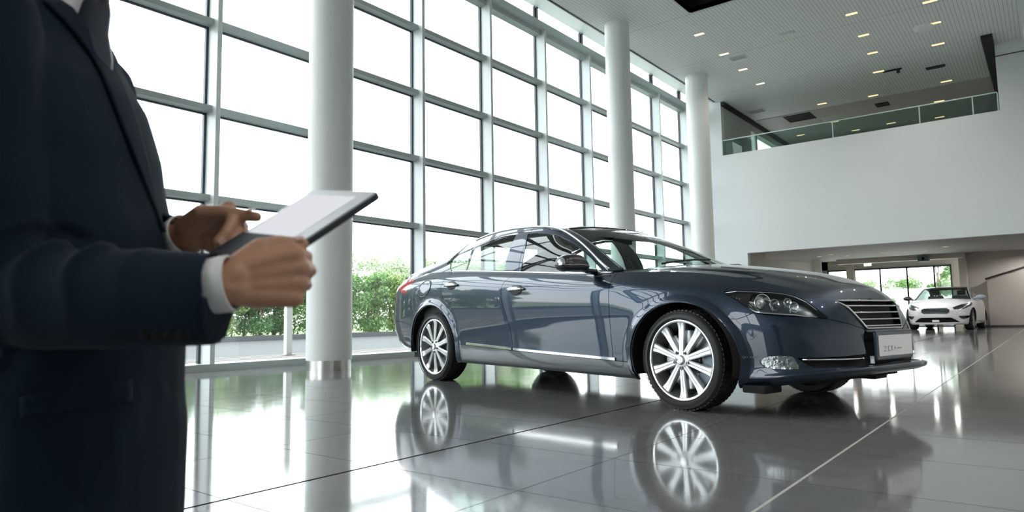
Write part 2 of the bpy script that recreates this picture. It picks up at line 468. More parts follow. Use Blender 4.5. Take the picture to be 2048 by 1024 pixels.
# window wall: one bay between two mullions = one window
ys = [4.97 + 2.075 * i for i in range(-8, 9)]
zt = [2.43, 3.745, 5.055, 6.365]
for i, y in enumerate(ys):
    y2 = y + 2.075
    if y2 > YB: y2 = YB
    n = i + 6
    o = struct(empty('window_%d' % n, (XG, y, 0)), 'tall bay of the glass window wall')
    L = y2 - y
    D = XF_ - XG
    MB().box(0, D, 0, .07, 0, 7.74).build('mullion', M_alu, o)
    gk = MB(); gk.box(-.02, .035, -.035, 0, 0, 8.38).box(-.02, .035, .07, .10, 0, 8.38); gk.build('gasket', M_gask, o)
    t = MB()
    for z in zt:
        t.box(0, .19, .07, L, z + .0, z + .085)
    t.box(0, .05, .07, L, .0, .06)
    t.build('transom', M_alu2, o)
    t = MB()
    for z in zt:
        t.box(-.012, .03, .07, L, z - .022, z)
    t.build('transom_gasket', M_gask, o)
    h = MB(); h.box(0, .34, 0, L, 7.72, 7.86).box(0, .2, 0, L, 7.60, 7.72); h.build('head_beam', M_alu2, o)
    MB().box(.0, D + .02, 0, L, 0, .10).build('sill', M_alu2, o)
    g = MB()
    zz = [.06] + zt + [7.66]
    for z0, z1 in zip(zz[:-1], zz[1:]):
        g.box(-.012, 0, 0, L, z0 + .03, z1)
    g.box(-.012, 0, 0, L, 7.84, 8.40)
    g.build('pane', M_glass, o)
    MB().box(0, .1, .01, .035, 7.86, 8.36).build('clip', M_dark, o)

# ceiling lights: recessed rectangular lamps
lamp_root = None
spots_a = [(-6.75, 16.67, 'first'), (-6.76, 18.43, 'second'), (-6.78, 19.98, 'third'), (-6.80, 21.6, 'fourth')]
spots_b = [(-3.37, 17.95, 'first'), (-3.42, 19.58, 'second'), (-3.49, 21.1, 'third')]
spots_c = [(-1.77, 18.43, 'first'), (-1.86, 19.93, 'second'), (-1.96, 21.6, 'third'), (-2.15, 25.31, 'fifth')]
rest = [(-3.66, 22.9), (-5.83, 25.13), (-4.26, 25.35), (-2.59, 27.51), (-7.60, 28.94), (-5.69, 29.65), (-4.40, 29.48), (-2.83, 29.81), (-6.04, 27.77)]
restlab = ['round-ended lamp beside a black track fitting on the ceiling', 'recessed lamp at the board ceiling edge nearest the left gallery wall', 'recessed lamp at the board ceiling edge above the dark square vent', 'recessed gallery lamp just above the balustrade rail toward its right end', 'recessed gallery lamp seen through the leftmost balustrade panel', 'recessed gallery lamp seen through the second balustrade panel, nearer its post', 'recessed gallery lamp seen through the middle of the second balustrade panel', 'recessed gallery lamp seen through the third balustrade panel', 'recessed gallery lamp half hidden behind the balustrade rail']
def ceiling_lamp(x, y, z, label, lx=.26, ly=.13, mat=M_lamp, grp='recessed ceiling lamps'):
    o = empty('ceiling_lamp', (x, y, z), 0, label, 'ceiling lamp', grp)
    f = MB()
    a, b = lx / 2, ly / 2
    f.box(-a - .015, a + .015, -b - .015, -b, -.012, 0).box(-a - .015, a + .015, b, b + .015, -.012, 0).box(-a - .015, -a, -b, b, -.012, 0).box(a, a + .015, -b, b, -.012, 0)
    f.build('frame', M_alu, o)
    MB().box(-a, a, -b, b, -.006, 0).build('diffuser', mat, o)
    return o
for x, y, n in spots_a: ceiling_lamp(x, y, ZC, '%s small lamp from the front in the ceiling row nearest the windows' % n, mat=M_lampw)
for x, y, n in spots_b: ceiling_lamp(x, y, ZC, '%s small lamp from the front in the middle ceiling row' % n, mat=M_lamp)
for x, y, n in spots_c: ceiling_lamp(x, y, ZC, '%s small lamp from the front in the rightmost ceiling row' % n, lx=.3, mat=M_lamp)
for (x, y), l in zip(rest, restlab): ceiling_lamp(x, y, ZC - (.02 if y > 25.7 else 0), l, lx=.3)
def lamp_light(name, loc, watt, col=(1.0, .97, .93), ang=172, blend=.4, rad=.05):
    ld = bpy.data.lights.new(name, 'SPOT'); ld.energy = watt; ld.color = col; ld.spot_size = math.radians(ang); ld.spot_blend = blend; ld.shadow_soft_size = rad
    lo_ = bpy.data.objects.new(name, ld); COL.objects.link(lo_); lo_.location = loc
    return lo_
for x, y in rest[3:]: lamp_light('gallery_lamp', (x, y, ZC - .06), 22, ang=150, blend=1, rad=.012)
for x, y, n in spots_a + spots_b + spots_c[:3]: lamp_light('ceiling_lamp_light', (x, y, ZC - .05), 60, (1, .92, .80), 140, 1, .012)
for x in (2.4, 5.2):  # out-of-view lamps added to brighten the sedan's front
    for y in (2.0, 6.0, 10.0, 14.0, 18.0):
        ceiling_lamp(x, y, ZC, 'unseen recessed lamp added to brighten the right side of the hall', grp='added lamps over the right side of the hall', mat=M_lampw)
        lamp_light('ceiling_lamp_light', (x, y, ZC - .05), 300, (1, .95, .88), 150, 1, .03)
def zlow(y): return ZS + (ZU - ZS) * (y - YB) / (YF - YB)
low = [(-7.25, 29.3, 'leftmost'), (-6.52, 28.1, 'second from the left'), (-6.48, 30.6, 'third from the left'), (-4.95, 29.3, 'fourth from the left'), (-3.66, 30.3, 'fifth from the left'), (-2.78, 28.0, 'rightmost')]
for x, y, n in low:
    o = empty('downlight', (x, y, zlow(y)), 0, 'round downlight in the low ceiling under the gallery, %s' % n, 'downlight', 'downlights below the gallery')
    MB().lathe([(.10, -.02), (.10, 0)], 24).build('rim', M_alu, o, smooth=True)
    MB().lathe([(.085, -.012), (0, -.012)], 24).build('diffuser', M_lamp, o)
    lamp_light('downlight_lamp', (x, y, zlow(y) - .03), 130)
for x, y in ((-.35, 35.0), (.6, 28.0), (1.6, 34.0), (3.4, 30.0)):  # out-of-view downlights added to lift the right end of the low hall
    o = empty('downlight', (x, y, zlow(y)), 0, 'unseen round downlight added to brighten the low hall right of the white car', 'downlight', 'added downlights right of the white car')
    MB().lathe([(.10, -.02), (.10, 0)], 24).build('rim', M_alu, o, smooth=True); MB().lathe([(.085, -.012), (0, -.012)], 24).build('diffuser', M_lamp, o)
    lamp_light('downlight_lamp', (x, y, zlow(y) - .03), 170)
def vent(name, x, y, sx, sy, label, mat=M_dark, cat='ceiling vent', z=None, n=3):
    z = ZC if z is None else z
    o = empty(name, (x, y, z), 0, label, cat)
    MB().box(-sx / 2, sx / 2, -sy / 2, sy / 2, -.015, 0).build('frame', M_alu if mat is not M_dark else M_black, o)
    s = MB()
    for i in range(n):
        yy = -sy / 2 + sy * (i + .5) / n
        s.box(-sx / 2 + .03, sx / 2 - .03, yy - .02, yy + .02, -.03, -.015)
    s.build('slat', mat, o)
vent('ceiling_vent', -6.55, 18.95, .45, .3, 'pale slatted vent beside the ceiling lamp row nearest the windows', M_alu2)
vent('ceiling_vent', -4.95, 18.1, .4, .14, 'narrow white vent alone mid ceiling', M_alu)
vent('ceiling_vent', -2.25, 23.6, .5, .22, 'dark slot vent near the right gallery wall', M_dark)
vent('ceiling_vent', -4.2, 26.6, .42, .5, 'small dark square vent over the gallery', M_dark, z=ZC - .02)
vent('ceiling_vent', -5.9, 27.2, .8, .6, 'faint wide grey vent over the gallery', M_ceil2, z=ZC - .02)
vent('ceiling_vent', -7.9, 24.5, .6, .4, 'pale square vent near the left gallery wall', M_ceil2)
vent('air_conditioner', -6.9, 26.3, .95, .95, 'dark square air conditioning cassette over the gallery', M_dark, 'air conditioner', z=ZC - .02, n=4)
o = empty('track_spotlight', (-3.35, 23.0, ZC), 0, 'short black ceiling track beside a lit round lamp', 'spotlight')
MB().box(-.2, .3, -.03, .03, -.04, 0).build('track', M_black, o); MB().tube([(.2, 0, -.04), (.2, -.02, -.14)], .05, 12).build('lamp_head', M_dark, o)
o = empty('smoke_detector', (-2.1, 20.05, ZC), 0, 'round white detector beside a lamp in the rightmost ceiling row', 'detector')
MB().lathe([(.24, 0), (.24, -.03), (.16, -.09), (0, -.09)], 32).build('housing', M_whitecol, o, smooth=True, auto=.5)
o = empty('recess_lamp', (-5.9, 14.7, ZC + .3), 0, 'small white lamp inside the black ceiling recess', 'ceiling lamp')
MB().lathe([(.07, 0), (.07, .27)], 20).build('housing', M_alu, o, smooth=True); MB().lathe([(.06, .0), (0, .0)], 20).build('diffuser', M_lampw, o)
# exit-type sign box and wall washer in the low hall
o = empty('sign_box', (-7.05, 37.6, 3.08), 0, 'small lit white sign box above the far windows', 'sign')
MB().box(-.17, .17, -.06, .06, -.08, .08).build('housing', M_alu, o); MB().box(-.16, .16, -.066, -.06, -.07, .07).build('lit_face', emat('lit sign face', (1, 1, .95), 3.0), o)
MB().box(-.02, .02, -.02, .02, .08, .42).build('bracket', M_alu, o)
o = empty('camera_box', (-4.35, 35.2, 3.05), 0, 'small grey green box fixed to the cream beam', 'fixture')
MB().box(-.22, .22, -.12, .2, -.13, .12).build('housing', pmat('grey green plastic', (.16, .24, .23), .5), o, bevel=.01); MB().lathe([(.06, 0), (.06, .05), (0, .05)], 16, 'y', (0, -.17, 0)).build('lens', M_dark, o)
# ------------------------------------------------------------------ outside
M_asph = pmat('grey asphalt', (0.062, 0.067, 0.07), 0.8, noise=0.08, nscale=1.2)
M_pave = pmat('pale terrace paving', (0.20, 0.185, 0.165), 0.7, noise=0.12, nscale=2.5)
M_grass = pmat('rough grass', (0.20, 0.29, 0.12), 0.9, noise=0.35, nscale=2.0)
M_bark = pmat('grey brown bark', (0.20, 0.16, 0.12), 0.9, noise=0.25, nscale=12)
def leafmat(name, c):
    m = pmat(name, c, 0.6, noise=0.4, nscale=1.7)
    return m
LEAF = [leafmat('leaf green', (0.17, 0.30, 0.10)), leafmat('leaf yellow green', (0.27, 0.37, 0.13)), leafmat('leaf deep green', (0.11, 0.22, 0.09)), leafmat('leaf pale green', (0.36, 0.45, 0.27))]  # greens lightened and dulled to put haze into the leaf colour
slab('terrace', -13.4, -9.75, YK, 46, -.12, -.03, M_pave, 'pale paved terrace strip outside the window wall')
st = MB()
for i in range(7):
    x = -10.4 - i * .45
    st.box(x, x + .03, YK, 46, -.03, -.024)
st.build('joint', pmat('terrace joint', (.07, .065, .06), .8), bpy.data.objects['terrace'])
slab('road', -25.0, -13.4, -30, 60, -.14, -.05, M_asph, 'grey road outside the window wall')
slab('kerb', -25.4, -25.0, -30, 60, -.14, .16, pmat('dark kerb', (.07, .075, .08), .8), 'dark kerb along the road')
slab('lawn', -90, -25.4, -60, 120, -.2, .02, M_grass, 'grass bank beyond the road')
slab('path', -25, 8, YF + .2, 60, -.14, -.04, pmat('pale forecourt paving', (.55, .55, .53), .8), 'pale forecourt beyond the far windows')
slab('land', -90, 60, 60, 130, -.2, 0.0, M_grass, 'grass beyond the forecourt')

def leaf_cloud(mb, centers, n, size, seed, sq=(1, 1, 1)):
    r = np.random.default_rng(seed)
    C_ = np.concatenate([np.repeat(np.array(c)[None], k, 0) for c, rad, k in centers]); Rd = np.concatenate([np.full(k, rad) for c, rad, k in centers])
    N_ = len(C_); un = lambda q: q / (np.linalg.norm(q, axis=1, keepdims=True) + 1e-9)
    p = C_ + un(r.normal(size=(N_, 3))) * (Rd * r.random(N_) ** .45)[:, None] * np.array(sq)
    a = un(r.normal(size=(N_, 3))); b = un(np.cross(a, r.normal(size=(N_, 3))))
    s = (size * (.6 + .8 * r.random(N_)))[:, None]
    V = np.stack([p - a * s, p + b * s * .45, p + a * s, p - b * s * .45], 1).reshape(-1, 3)
    mb.add(V, [(4 * i, 4 * i + 1, 4 * i + 2, 4 * i + 3) for i in range(N_)])
def tree(name, x, y, h, spread, seed, mat, label, cat='tree', grp=None, stems=1, low=.15, dens=1.0, size=.12):
    r = np.random.default_rng(seed)
    o = empty(name, (x, y, 0.0), 0, label, cat, grp)
    tb = MB(); cl = []
    for s in range(stems):
        bx, by = (r.normal(size=2) * .12 * spread if stems > 1 else (0, 0))
        top = np.array([bx + r.normal() * .3 * spread, by + r.normal() * .3 * spread, h * (.75 + .2 * r.random())])
        mid = np.array([bx + (top[0] - bx) * .4 + r.normal() * .1, by + (top[1] - by) * .4 + r.normal() * .1, top[2] * .5])
        tb.tube([(bx, by, -.1), mid * .55 + np.array([bx, by, 0]) * .45, mid, top], [.05 * h / 3 + .01, .04 * h / 3, .03 * h / 3, .008], 7)
        for b in range(6):
            t = .3 + .65 * r.random(); st_ = mid + (top - mid) * max(0, (t - .5) * 2) if t > .5 else np.array([bx, by, 0]) + (mid - np.array([bx, by, 0])) * t * 2
            e = st_ + np.array([r.normal() * .42 * spread, r.normal() * .42 * spread, h * (.08 + .2 * r.random())])
            e[2] = min(e[2], h * .96)
            tb.tube([st_, (st_ + e) / 2 + np.array([0, 0, .06]), e], [.018 * h / 3, .012 * h / 3, .005], 5)
            cl.append((e, spread * (.20 + .16 * r.random()), int(330 * dens)))
            cl.append(((st_ + e) / 2, spread * .2, int(150 * dens)))
        cl.append((top, spread * .3, int(350 * dens)))
        if low < .12: cl.append(((bx, by, h * .2), spread * .42, int(560 * dens)))
    tb.build('trunk', M_bark, o, smooth=True)
    fb = MB(); leaf_cloud(fb, cl, 0, size, seed + 1, (1, 1, .8))
    fb.build('foliage', mat, o)
    return o
# hedge-like trees beyond the road, each its own plant
tl = ['deep green bushy tree', 'light green bushy tree', 'yellow green bushy tree', 'mid green bushy tree']
k = 0
for y in np.arange(-3.7, 36.0, 1.55):
    x = -26.6 - 1.4 * rng.random()
    left = y < 21.5
    h = (3.0 + .5 * rng.random()) if left else 2.35 + (y - 21) * .16 + .4 * rng.random()
    h = min(h, 4.2)
    mi = int(rng.integers(0, 3)) if left else [1, 0, 1, 3][k % 4]
    tree('bushy_tree', x, y, h, 1.35 + .3 * rng.random(), 100 + k, LEAF[mi], 'green bushy tree in the row beyond the road kerb', 'tree', 'trees in the row beyond the road', stems=3, low=.1, dens=1.0, size=.062)
    k += 1
for y in np.arange(6.0, 46.0, 4.2):
    tree('tall_tree', -33 - 3 * rng.random(), y, 4.6 + rng.random() * .6 if y > 25 else 3.3, 2.6, 300 + k, LEAF[3], 'pale green tree standing behind the roadside row', 'tree', 'pale trees behind the roadside row', stems=2, dens=1.0, size=.08)
    k += 1
hr = np.random.default_rng(77); cl = []
for y in np.arange(-4.0, 38.5, .55):
    for z in (.5, 1.1, 1.7): cl.append(((-29.8 + hr.normal() * .12, y + hr.normal() * .12, z + .25 * hr.random()), .62, 210))
hm = MB(); leaf_cloud(hm, cl, 0, .075, 78)
hg = hm.build('hedge', LEAF[0]); tag(hg, 'long dense green hedge behind the roadside trees', 'hedge')
hs = MB()
for y in np.arange(-4.0, 38.5, 1.1): hs.tube([(-29.8, y, -.1), (-29.8, y + .1, .8), (-29.75, y, 1.6)], [.03, .025, .01], 6)
hs.build('stem', M_bark, hg)
# trees and shrubs beyond the far windows
for i, (x, y, h, s) in enumerate([(-15.5, 62, 3.4, 2.4), (-12.2, 63, 3.3, 2.3), (-9.0, 62, 3.2, 2.2), (-5.9, 63, 3.5, 2.2), (-2.9, 62, 3.6, 2.2), (-18.9, 63, 3.6, 2.6)]):
    tree('forecourt_tree', x, y, h, s, 500 + i, LEAF[3 if i % 2 else 0], 'leafy tree beyond the far windows of the low hall', 'tree', 'trees beyond the far windows', stems=2, low=.1, dens=.9, size=.08)
tree('conifer', -4.75, 42.5, 4.6, 1.1, 601, LEAF[0], 'tall narrow green tree right outside the far windows', 'tree', stems=2, low=.1, dens=1.3, size=.06)
tree('shrub', -7.2, 43.0, 1.5, .8, 602, LEAF[0], 'green shrub outside the middle far window', 'shrub', stems=2, low=.1, dens=.9, size=.05)
slab('wall_garden', -26, 6, 52, 52.2, -.1, 2.25, pmat('pale garden wall', (.75, .74, .70), .8), 'pale garden wall beyond the far windows')
# slim post outside the glass, and panels of a glass wind screen by the terrace
o = empty('terrace_post', (-12.9, 8.62, -.03), 0, 'slim white post on the terrace left of the first column', 'post')
MB().box(-.05, .05, -.07, .07, 0, 2.6).build('shaft', M_whitecol, o); MB().box(-.1, .1, -.12, .12, 0, .02).build('base_plate', M_steel, o)
# ------------------------------------------------------------------ cars: one master skin per car, cut into its panels
class Patch:
    """polygon soup with per-vertex attributes (columns: x, v, z, a, b)"""
    def __init__(self, V, P): self.V = np.asarray(V, float); self.P = P
    @staticmethod
    def from_grid(G, A, B, flip=False):
        n, m = G.shape[:2]
        V = np.concatenate([G.reshape(-1, 3), A.reshape(-1, 1), B.reshape(-1, 1)], 1)
        P = [(i * m + j, (i + 1) * m + j, (i + 1) * m + j + 1, i * m + j + 1) for i in range(n - 1) for j in range(m - 1)]
        if flip: P = [p[::-1] for p in P]
        return Patch(V, P)
    def clip(self, f):
        """keep the side where f >= 0"""
        g = f(self.V) if callable(f) else f
        g = np.where(np.abs(g) < 1e-9, 1e-9, g)
        keep = g > 0
        newV = []; cache = {}; idx = {}
        base = []
        def old(i):
            if i not in idx:
                idx[i] = len(base); base.append(self.V[i])
            return idx[i]
        def cut(i, j):
            k = (i, j) if i < j else (j, i)
            if k not in cache:
                a, b = k; t = g[a] / (g[a] - g[b])
                cache[k] = len(base); base.append(self.V[a] * (1 - t) + self.V[b] * t)
            return cache[k]
        P = []
        for p in self.P:
            s = [keep[i] for i in p]
            if all(s): P.append(tuple(old(i) for i in p))
            elif any(s):
                q = []
                for a in range(len(p)):
                    i, j = p[a], p[(a + 1) % len(p)]
                    if keep[i]: q.append(old(i))
                    if keep[i] != keep[j]: q.append(cut(i, j))
                if len(q) >= 3: P.append(tuple(q))
        V = np.array(base) if base else np.zeros((0, self.V.shape[1]))
        return Patch(V, P)
    def off(self, d):
        """shift along the vertex normals"""
        N = self.normals()
        V = self.V.copy(); V[:, :3] += N * d
        return Patch(V, self.P)
    def normals(self):
        N = np.zeros((len(self.V), 3))
        for p in self.P:
            a, b, c = self.V[p[0], :3], self.V[p[1], :3], self.V[p[2], :3]
            n = np.cross(b - a, c - a)
            if len(p) > 3:
                n = n + np.cross(c - a, self.V[p[3], :3] - a)
            for i in p: N[i] += n
        return N / (np.linalg.norm(N, axis=1, keepdims=True) + 1e-12)
    def mirror(self):
        V = self.V.copy(); V[:, 1] *= -1
        return Patch(V, [p[::-1] for p in self.P])
    def both(self): return join(self, self.mirror())

def join(*ps):
    V = []; P = []; b = 0
    for p in ps:
        if len(p.V) == 0: continue
        V.append(p.V); P += [tuple(i + b for i in q) for q in p.P]; b += len(p.V)
    return Patch(np.concatenate(V), P) if V else Patch(np.zeros((0, 5)), [])

def skin(p, name, mat, parent, thick=0.0, weld=2e-4, flip=False):
    """patch -> mesh object; car x forward, v to the right side, so y = -v in the car's own frame"""
    V = p.V[:, :3].copy(); V[:, 1] *= -1
    P = p.P
    mb = MB(); mb.add(V, [q if flip else q[::-1] for q in P])
    o = mb.build(name, mat, parent, smooth=True, weld=weld)
    if thick:
        bm = bmesh.new(); bm.from_mesh(o.data)
        for e in bm.edges:
            if e.is_boundary: e.smooth = False
        bm.to_mesh(o.data); bm.free()
        md = o.modifiers.new('thickness', 'SOLIDIFY'); md.thickness = thick; md.offset = -1; md.use_rim = True
    return o

def poly_sdf(Q, poly):
    """signed distance (positive inside) of 2-D points to a polygon"""
    poly = np.array(poly, float); n = len(poly)
    d = np.full(len(Q), 1e9); ins = np.zeros(len(Q), bool)
    for i in range(n):
        a, b = poly[i], poly[(i + 1) % n]
        e = b - a; w = Q - a
        t = np.clip((w @ e) / (e @ e + 1e-12), 0, 1)
        d = np.minimum(d, np.hypot(*(w - t[:, None] * e).T))
        c = ((a[1] > Q[:, 1]) != (b[1] > Q[:, 1])) & (Q[:, 0] < (b[0] - a[0]) * (Q[:, 1] - a[1]) / (b[1] - a[1] + 1e-12) + a[0])
        ins ^= c
    return np.where(ins, d, -d)

def pline(pts):
    pts = sorted(pts)
    return pchip([p[0] for p in pts], [p[1] for p in pts])

class CarShape:
    def __init__(s, K):
        s.K = K
        s.zb = pchip(*zip(*K['zb'])); s.zt = spline(*zip(*K['zt'])); s.W = pchip(*zip(*K['W']))
        s.XF = pchip(*zip(*K['XF'])); s.XR = pchip(*zip(*K['XR']))
        s.Rx = [p[0] for p in K['rail']]
        s.rv = spline(s.Rx, [p[1] for p in K['rail']]); s.rz = spline(s.Rx, [p[2] for p in K['rail']])
        s.zc = spline(*zip(*K['zc'])); s.sh = pchip(*zip(*K['shift']))
        s.zh = spline(*zip(*K['zhood']))
    def raw(s, th, h):
        K = s.K
        c = np.cos(th); sn = np.sin(th)
        nf = K['nf']; nr = K['nr']
        x = np.where(c >= 0, s.XF(h) * np.abs(c) ** (2 / nf), -s.XR(h) * np.abs(c) ** (2 / nr))
        v = s.W(h) * np.where(c >= 0, sn ** (2 / nf), sn ** (2 / nr))
        return x, v
    def crown(s, x, h):
        q = np.clip((x - .97) / .7, 0, 1); q = q * q * (3 - 2 * q)
        return 1 - s.K['crown'] * q * np.clip(h - .60, 0, 1) ** 2
    def side(s, th, h):
        K = s.K
        x, v = s.raw(th, h)
        zb = s.zb(x); zt = s.zt(x)
        z = zb + h * (zt - zb)
        if 'crown' in K:   # fenders roll over toward the bonnet
            v = v * s.crown(x, h)
        # flared arches
        for ax, az, ra, rb in K['arches']:
            d = (np.hypot((x - ax) / ra, (z - az) / rb) - 1) * (ra + rb) / 2
            v = v + K['flare'] * np.where(d > -.02, np.exp(-np.maximum(d, 0) ** 2 / (2 * .035 ** 2)), 1.0) * (v > .5)
        return np.stack([x, v, z], -1)
    def theta(s, n):
        t = np.linspace(0, math.pi, 6000)
        x, v = s.raw(t, np.full_like(t, .6))
        L = np.concatenate([[0], np.cumsum(np.hypot(np.diff(x), np.diff(v)))])
        return np.interp(np.linspace(0, L[-1], n), L, t)
    def body(s, n=300, m=76):
        th = s.theta(n); h = np.linspace(0, 1, m)
        T, H = np.meshgrid(th, h, indexing='ij')
        return Patch.from_grid(s.side(T, H), T, H)
    def belt_at(s, x):
        """belt point (h = 1) above station x"""
        x = np.asarray(x, float)
        X = np.where(x >= 0, s.XF(1.0), s.XR(1.0)); nn = np.where(x >= 0, s.K['nf'], s.K['nr'])
        v = s.W(1.0) * np.clip(1 - np.abs(x / X) ** nn, 0, 1) ** (1 / nn)
        return np.stack([x, v, s.zt(x)], -1)
    def belt_full(s, x):
        p = s.belt_at(x)
        return p
    def green(s, n=200, m=36):
        x = np.linspace(s.Rx[-1], s.Rx[0], n); g = np.linspace(0, 1, m)
        B = s.belt_full(x); R = np.stack([x, s.rv(x), s.rz(x)], -1)
        G_ = g[None, :, None]
        P = B[:, None] * (1 - G_) + R[:, None] * G_
        hgt = (R[:, 2] - B[:, 2])[:, None]
        P[..., 1] += .055 * 4 * G_[..., 0] * (1 - G_[..., 0]) * np.clip(hgt / .5, 0, 1)
        A, Bq = np.meshgrid(x, g, indexing='ij')
        return Patch.from_grid(P, A, Bq)
    def top_point(s, xr, w):
        xc = xr + s.sh(xr)
        x = xc + (xr - xc) * w ** 2
        v = w * s.rv(xr)
        zcc = s.zc(xc)
        z = zcc + (s.rz(xr) - zcc) * w ** s.K.get('roofp', 2.4)
        return np.stack([x, v, z], -1)
    def top(s, n=200, m=40):
        xr = np.linspace(s.Rx[-1], s.Rx[0], n); w = np.linspace(0, 1, m)
        A, Wq = np.meshgrid(xr, w, indexing='ij')
        return Patch.from_grid(s.top_point(A, Wq), A, Wq, True)
    def hood(s, n=170, m=60):
        th = s.theta(2000); X, _ = s.raw(th, np.ones_like(th))
        th = th[X > s.K['hood_x0']]
        th = np.interp(np.linspace(0, 1, n), np.linspace(0, 1, len(th)), th)
        S = s.side(th, np.ones_like(th))
        w = np.linspace(0, 1, m)
        x = np.repeat(S[:, :1], m, 1)
        v = S[:, 1:2] * w
        zc = np.maximum(s.zh(S[:, 0]), S[:, 2])[:, None]
        z = zc + (S[:, 2:3] - zc) * w ** s.K.get('hoodp', 2.6)
        if 'ridge' in s.K:
            vr = pline(s.K['ridge'])(x)
            amp = s.K['ridge_amp'] * np.clip((x - 1.1) / .4, 0, 1) * np.clip((s.XF(1.0) - .02 - x) / .3, 0, 1)
            z = z + amp * (1 / (1 + np.exp((v - vr) / .018)) - np.clip(w, 0, 1) * 0) * (1 - w ** 6)
        A, Wq = np.meshgrid(S[:, 0], w, indexing='ij')
        return Patch.from_grid(np.stack([x, v, z], -1), A, Wq, True)
    def trunk(s, x1, n=60, m=40):
        th = s.theta(2000); X, _ = s.raw(th, np.ones_like(th))
        th = th[X < x1]
        th = np.interp(np.linspace(0, 1, n), np.linspace(0, 1, len(th)), th)
        S = s.side(th, np.ones_like(th))
        w = np.linspace(0, 1, m)
        x = np.repeat(S[:, :1], m, 1); v = S[:, 1:2] * w
        zc = np.maximum(s.zc(S[:, 0]), S[:, 2] + .001)[:, None]
        z = zc + (S[:, 2:3] - zc) * w ** 3
        A, Wq = np.meshgrid(S[:, 0], w, indexing='ij')
        return Patch.from_grid(np.stack([x, v, z], -1), A, Wq, True)

# ---- materials of the cars
def paint(name, col, metal, rough=.32, flake=.06):
    m, nt, b = new_mat(name)
    b.inputs['Metallic'].default_value = metal; b.inputs['Roughness'].default_value = rough
    b.inputs['Coat Weight'].default_value = 1.0; b.inputs['Coat Roughness'].default_value = 0.015; b.inputs['Coat IOR'].default_value = 1.55
    tc = nt.nodes.new('ShaderNodeTexCoord'); n = nt.nodes.new('ShaderNodeTexNoise'); n.inputs['Scale'].default_value = 900
    nt.links.new(tc.outputs['Object'], n.inputs['Vector'])
    mx = nt.nodes.new('ShaderNodeMix'); mx.data_type = 'RGBA'
    mx.inputs[6].default_value = (*[c * (1 - flake) for c in col], 1); mx.inputs[7].default_value = (*[c * (1 + flake) for c in col], 1)
    nt.links.new(n.outputs['Fac'], mx.inputs[0]); nt.links.new(mx.outputs[2], b.inputs['Base Color'])
    return m
M_navy = paint('dark blue metallic car paint', (0.007, 0.020, 0.043), .7, .36)
M_rock = paint('grey rocker paint', (0.075, 0.088, 0.095), .5, .42)
M_pearl = paint('pearl white car paint', (0.74, 0.77, 0.78), .0, .35, .02)
M_chrome = pmat('chrome', (0.86, 0.87, 0.88), 0.06, metal=1.0)
M_satin = pmat('satin alloy', (0.66, 0.67, 0.68), 0.28, metal=.85)
M_rubber = pmat('tyre rubber', (0.022, 0.022, 0.023), 0.62, bump=.15, bscale=300)
M_bplast = pmat('black plastic', (0.012, 0.012, 0.013), 0.45)
M_gblack = pmat('gloss black', (0.008, 0.008, 0.010), 0.08, coat=.5)
M_well = pmat('wheel well liner', (0.006, 0.006, 0.007), 0.9)
M_inter = pmat('dark interior trim', (0.018, 0.020, 0.022), 0.75)
M_seat = pmat('dark seat leather', (0.035, 0.036, 0.036), 0.55)
M_cglass = glass_mat('tinted car glass', (0.76, 0.88, 0.84), 1.6, 1.5)
M_wsglass = glass_mat('windscreen glass', (0.76, 0.87, 0.83), 1.0, 1.5)
M_lens = glass_mat('clear lamp lens', (0.92, 0.95, 0.96), 1.0, 1.5)
M_red = pmat('red tail lamp lens', (0.55, 0.03, 0.025), 0.12, coat=1.0)
M_disc = pmat('brake disc steel', (0.42, 0.43, 0.44), 0.32, metal=1.0)
M_bluegrey = pmat('caliper blue grey', (0.23, 0.30, 0.35), 0.4)
M_plate = pmat('pale number plate', (0.88, 0.90, 0.91), 0.35)
M_faint = pmat('faint plate lettering', (0.50, 0.53, 0.56), 0.4)

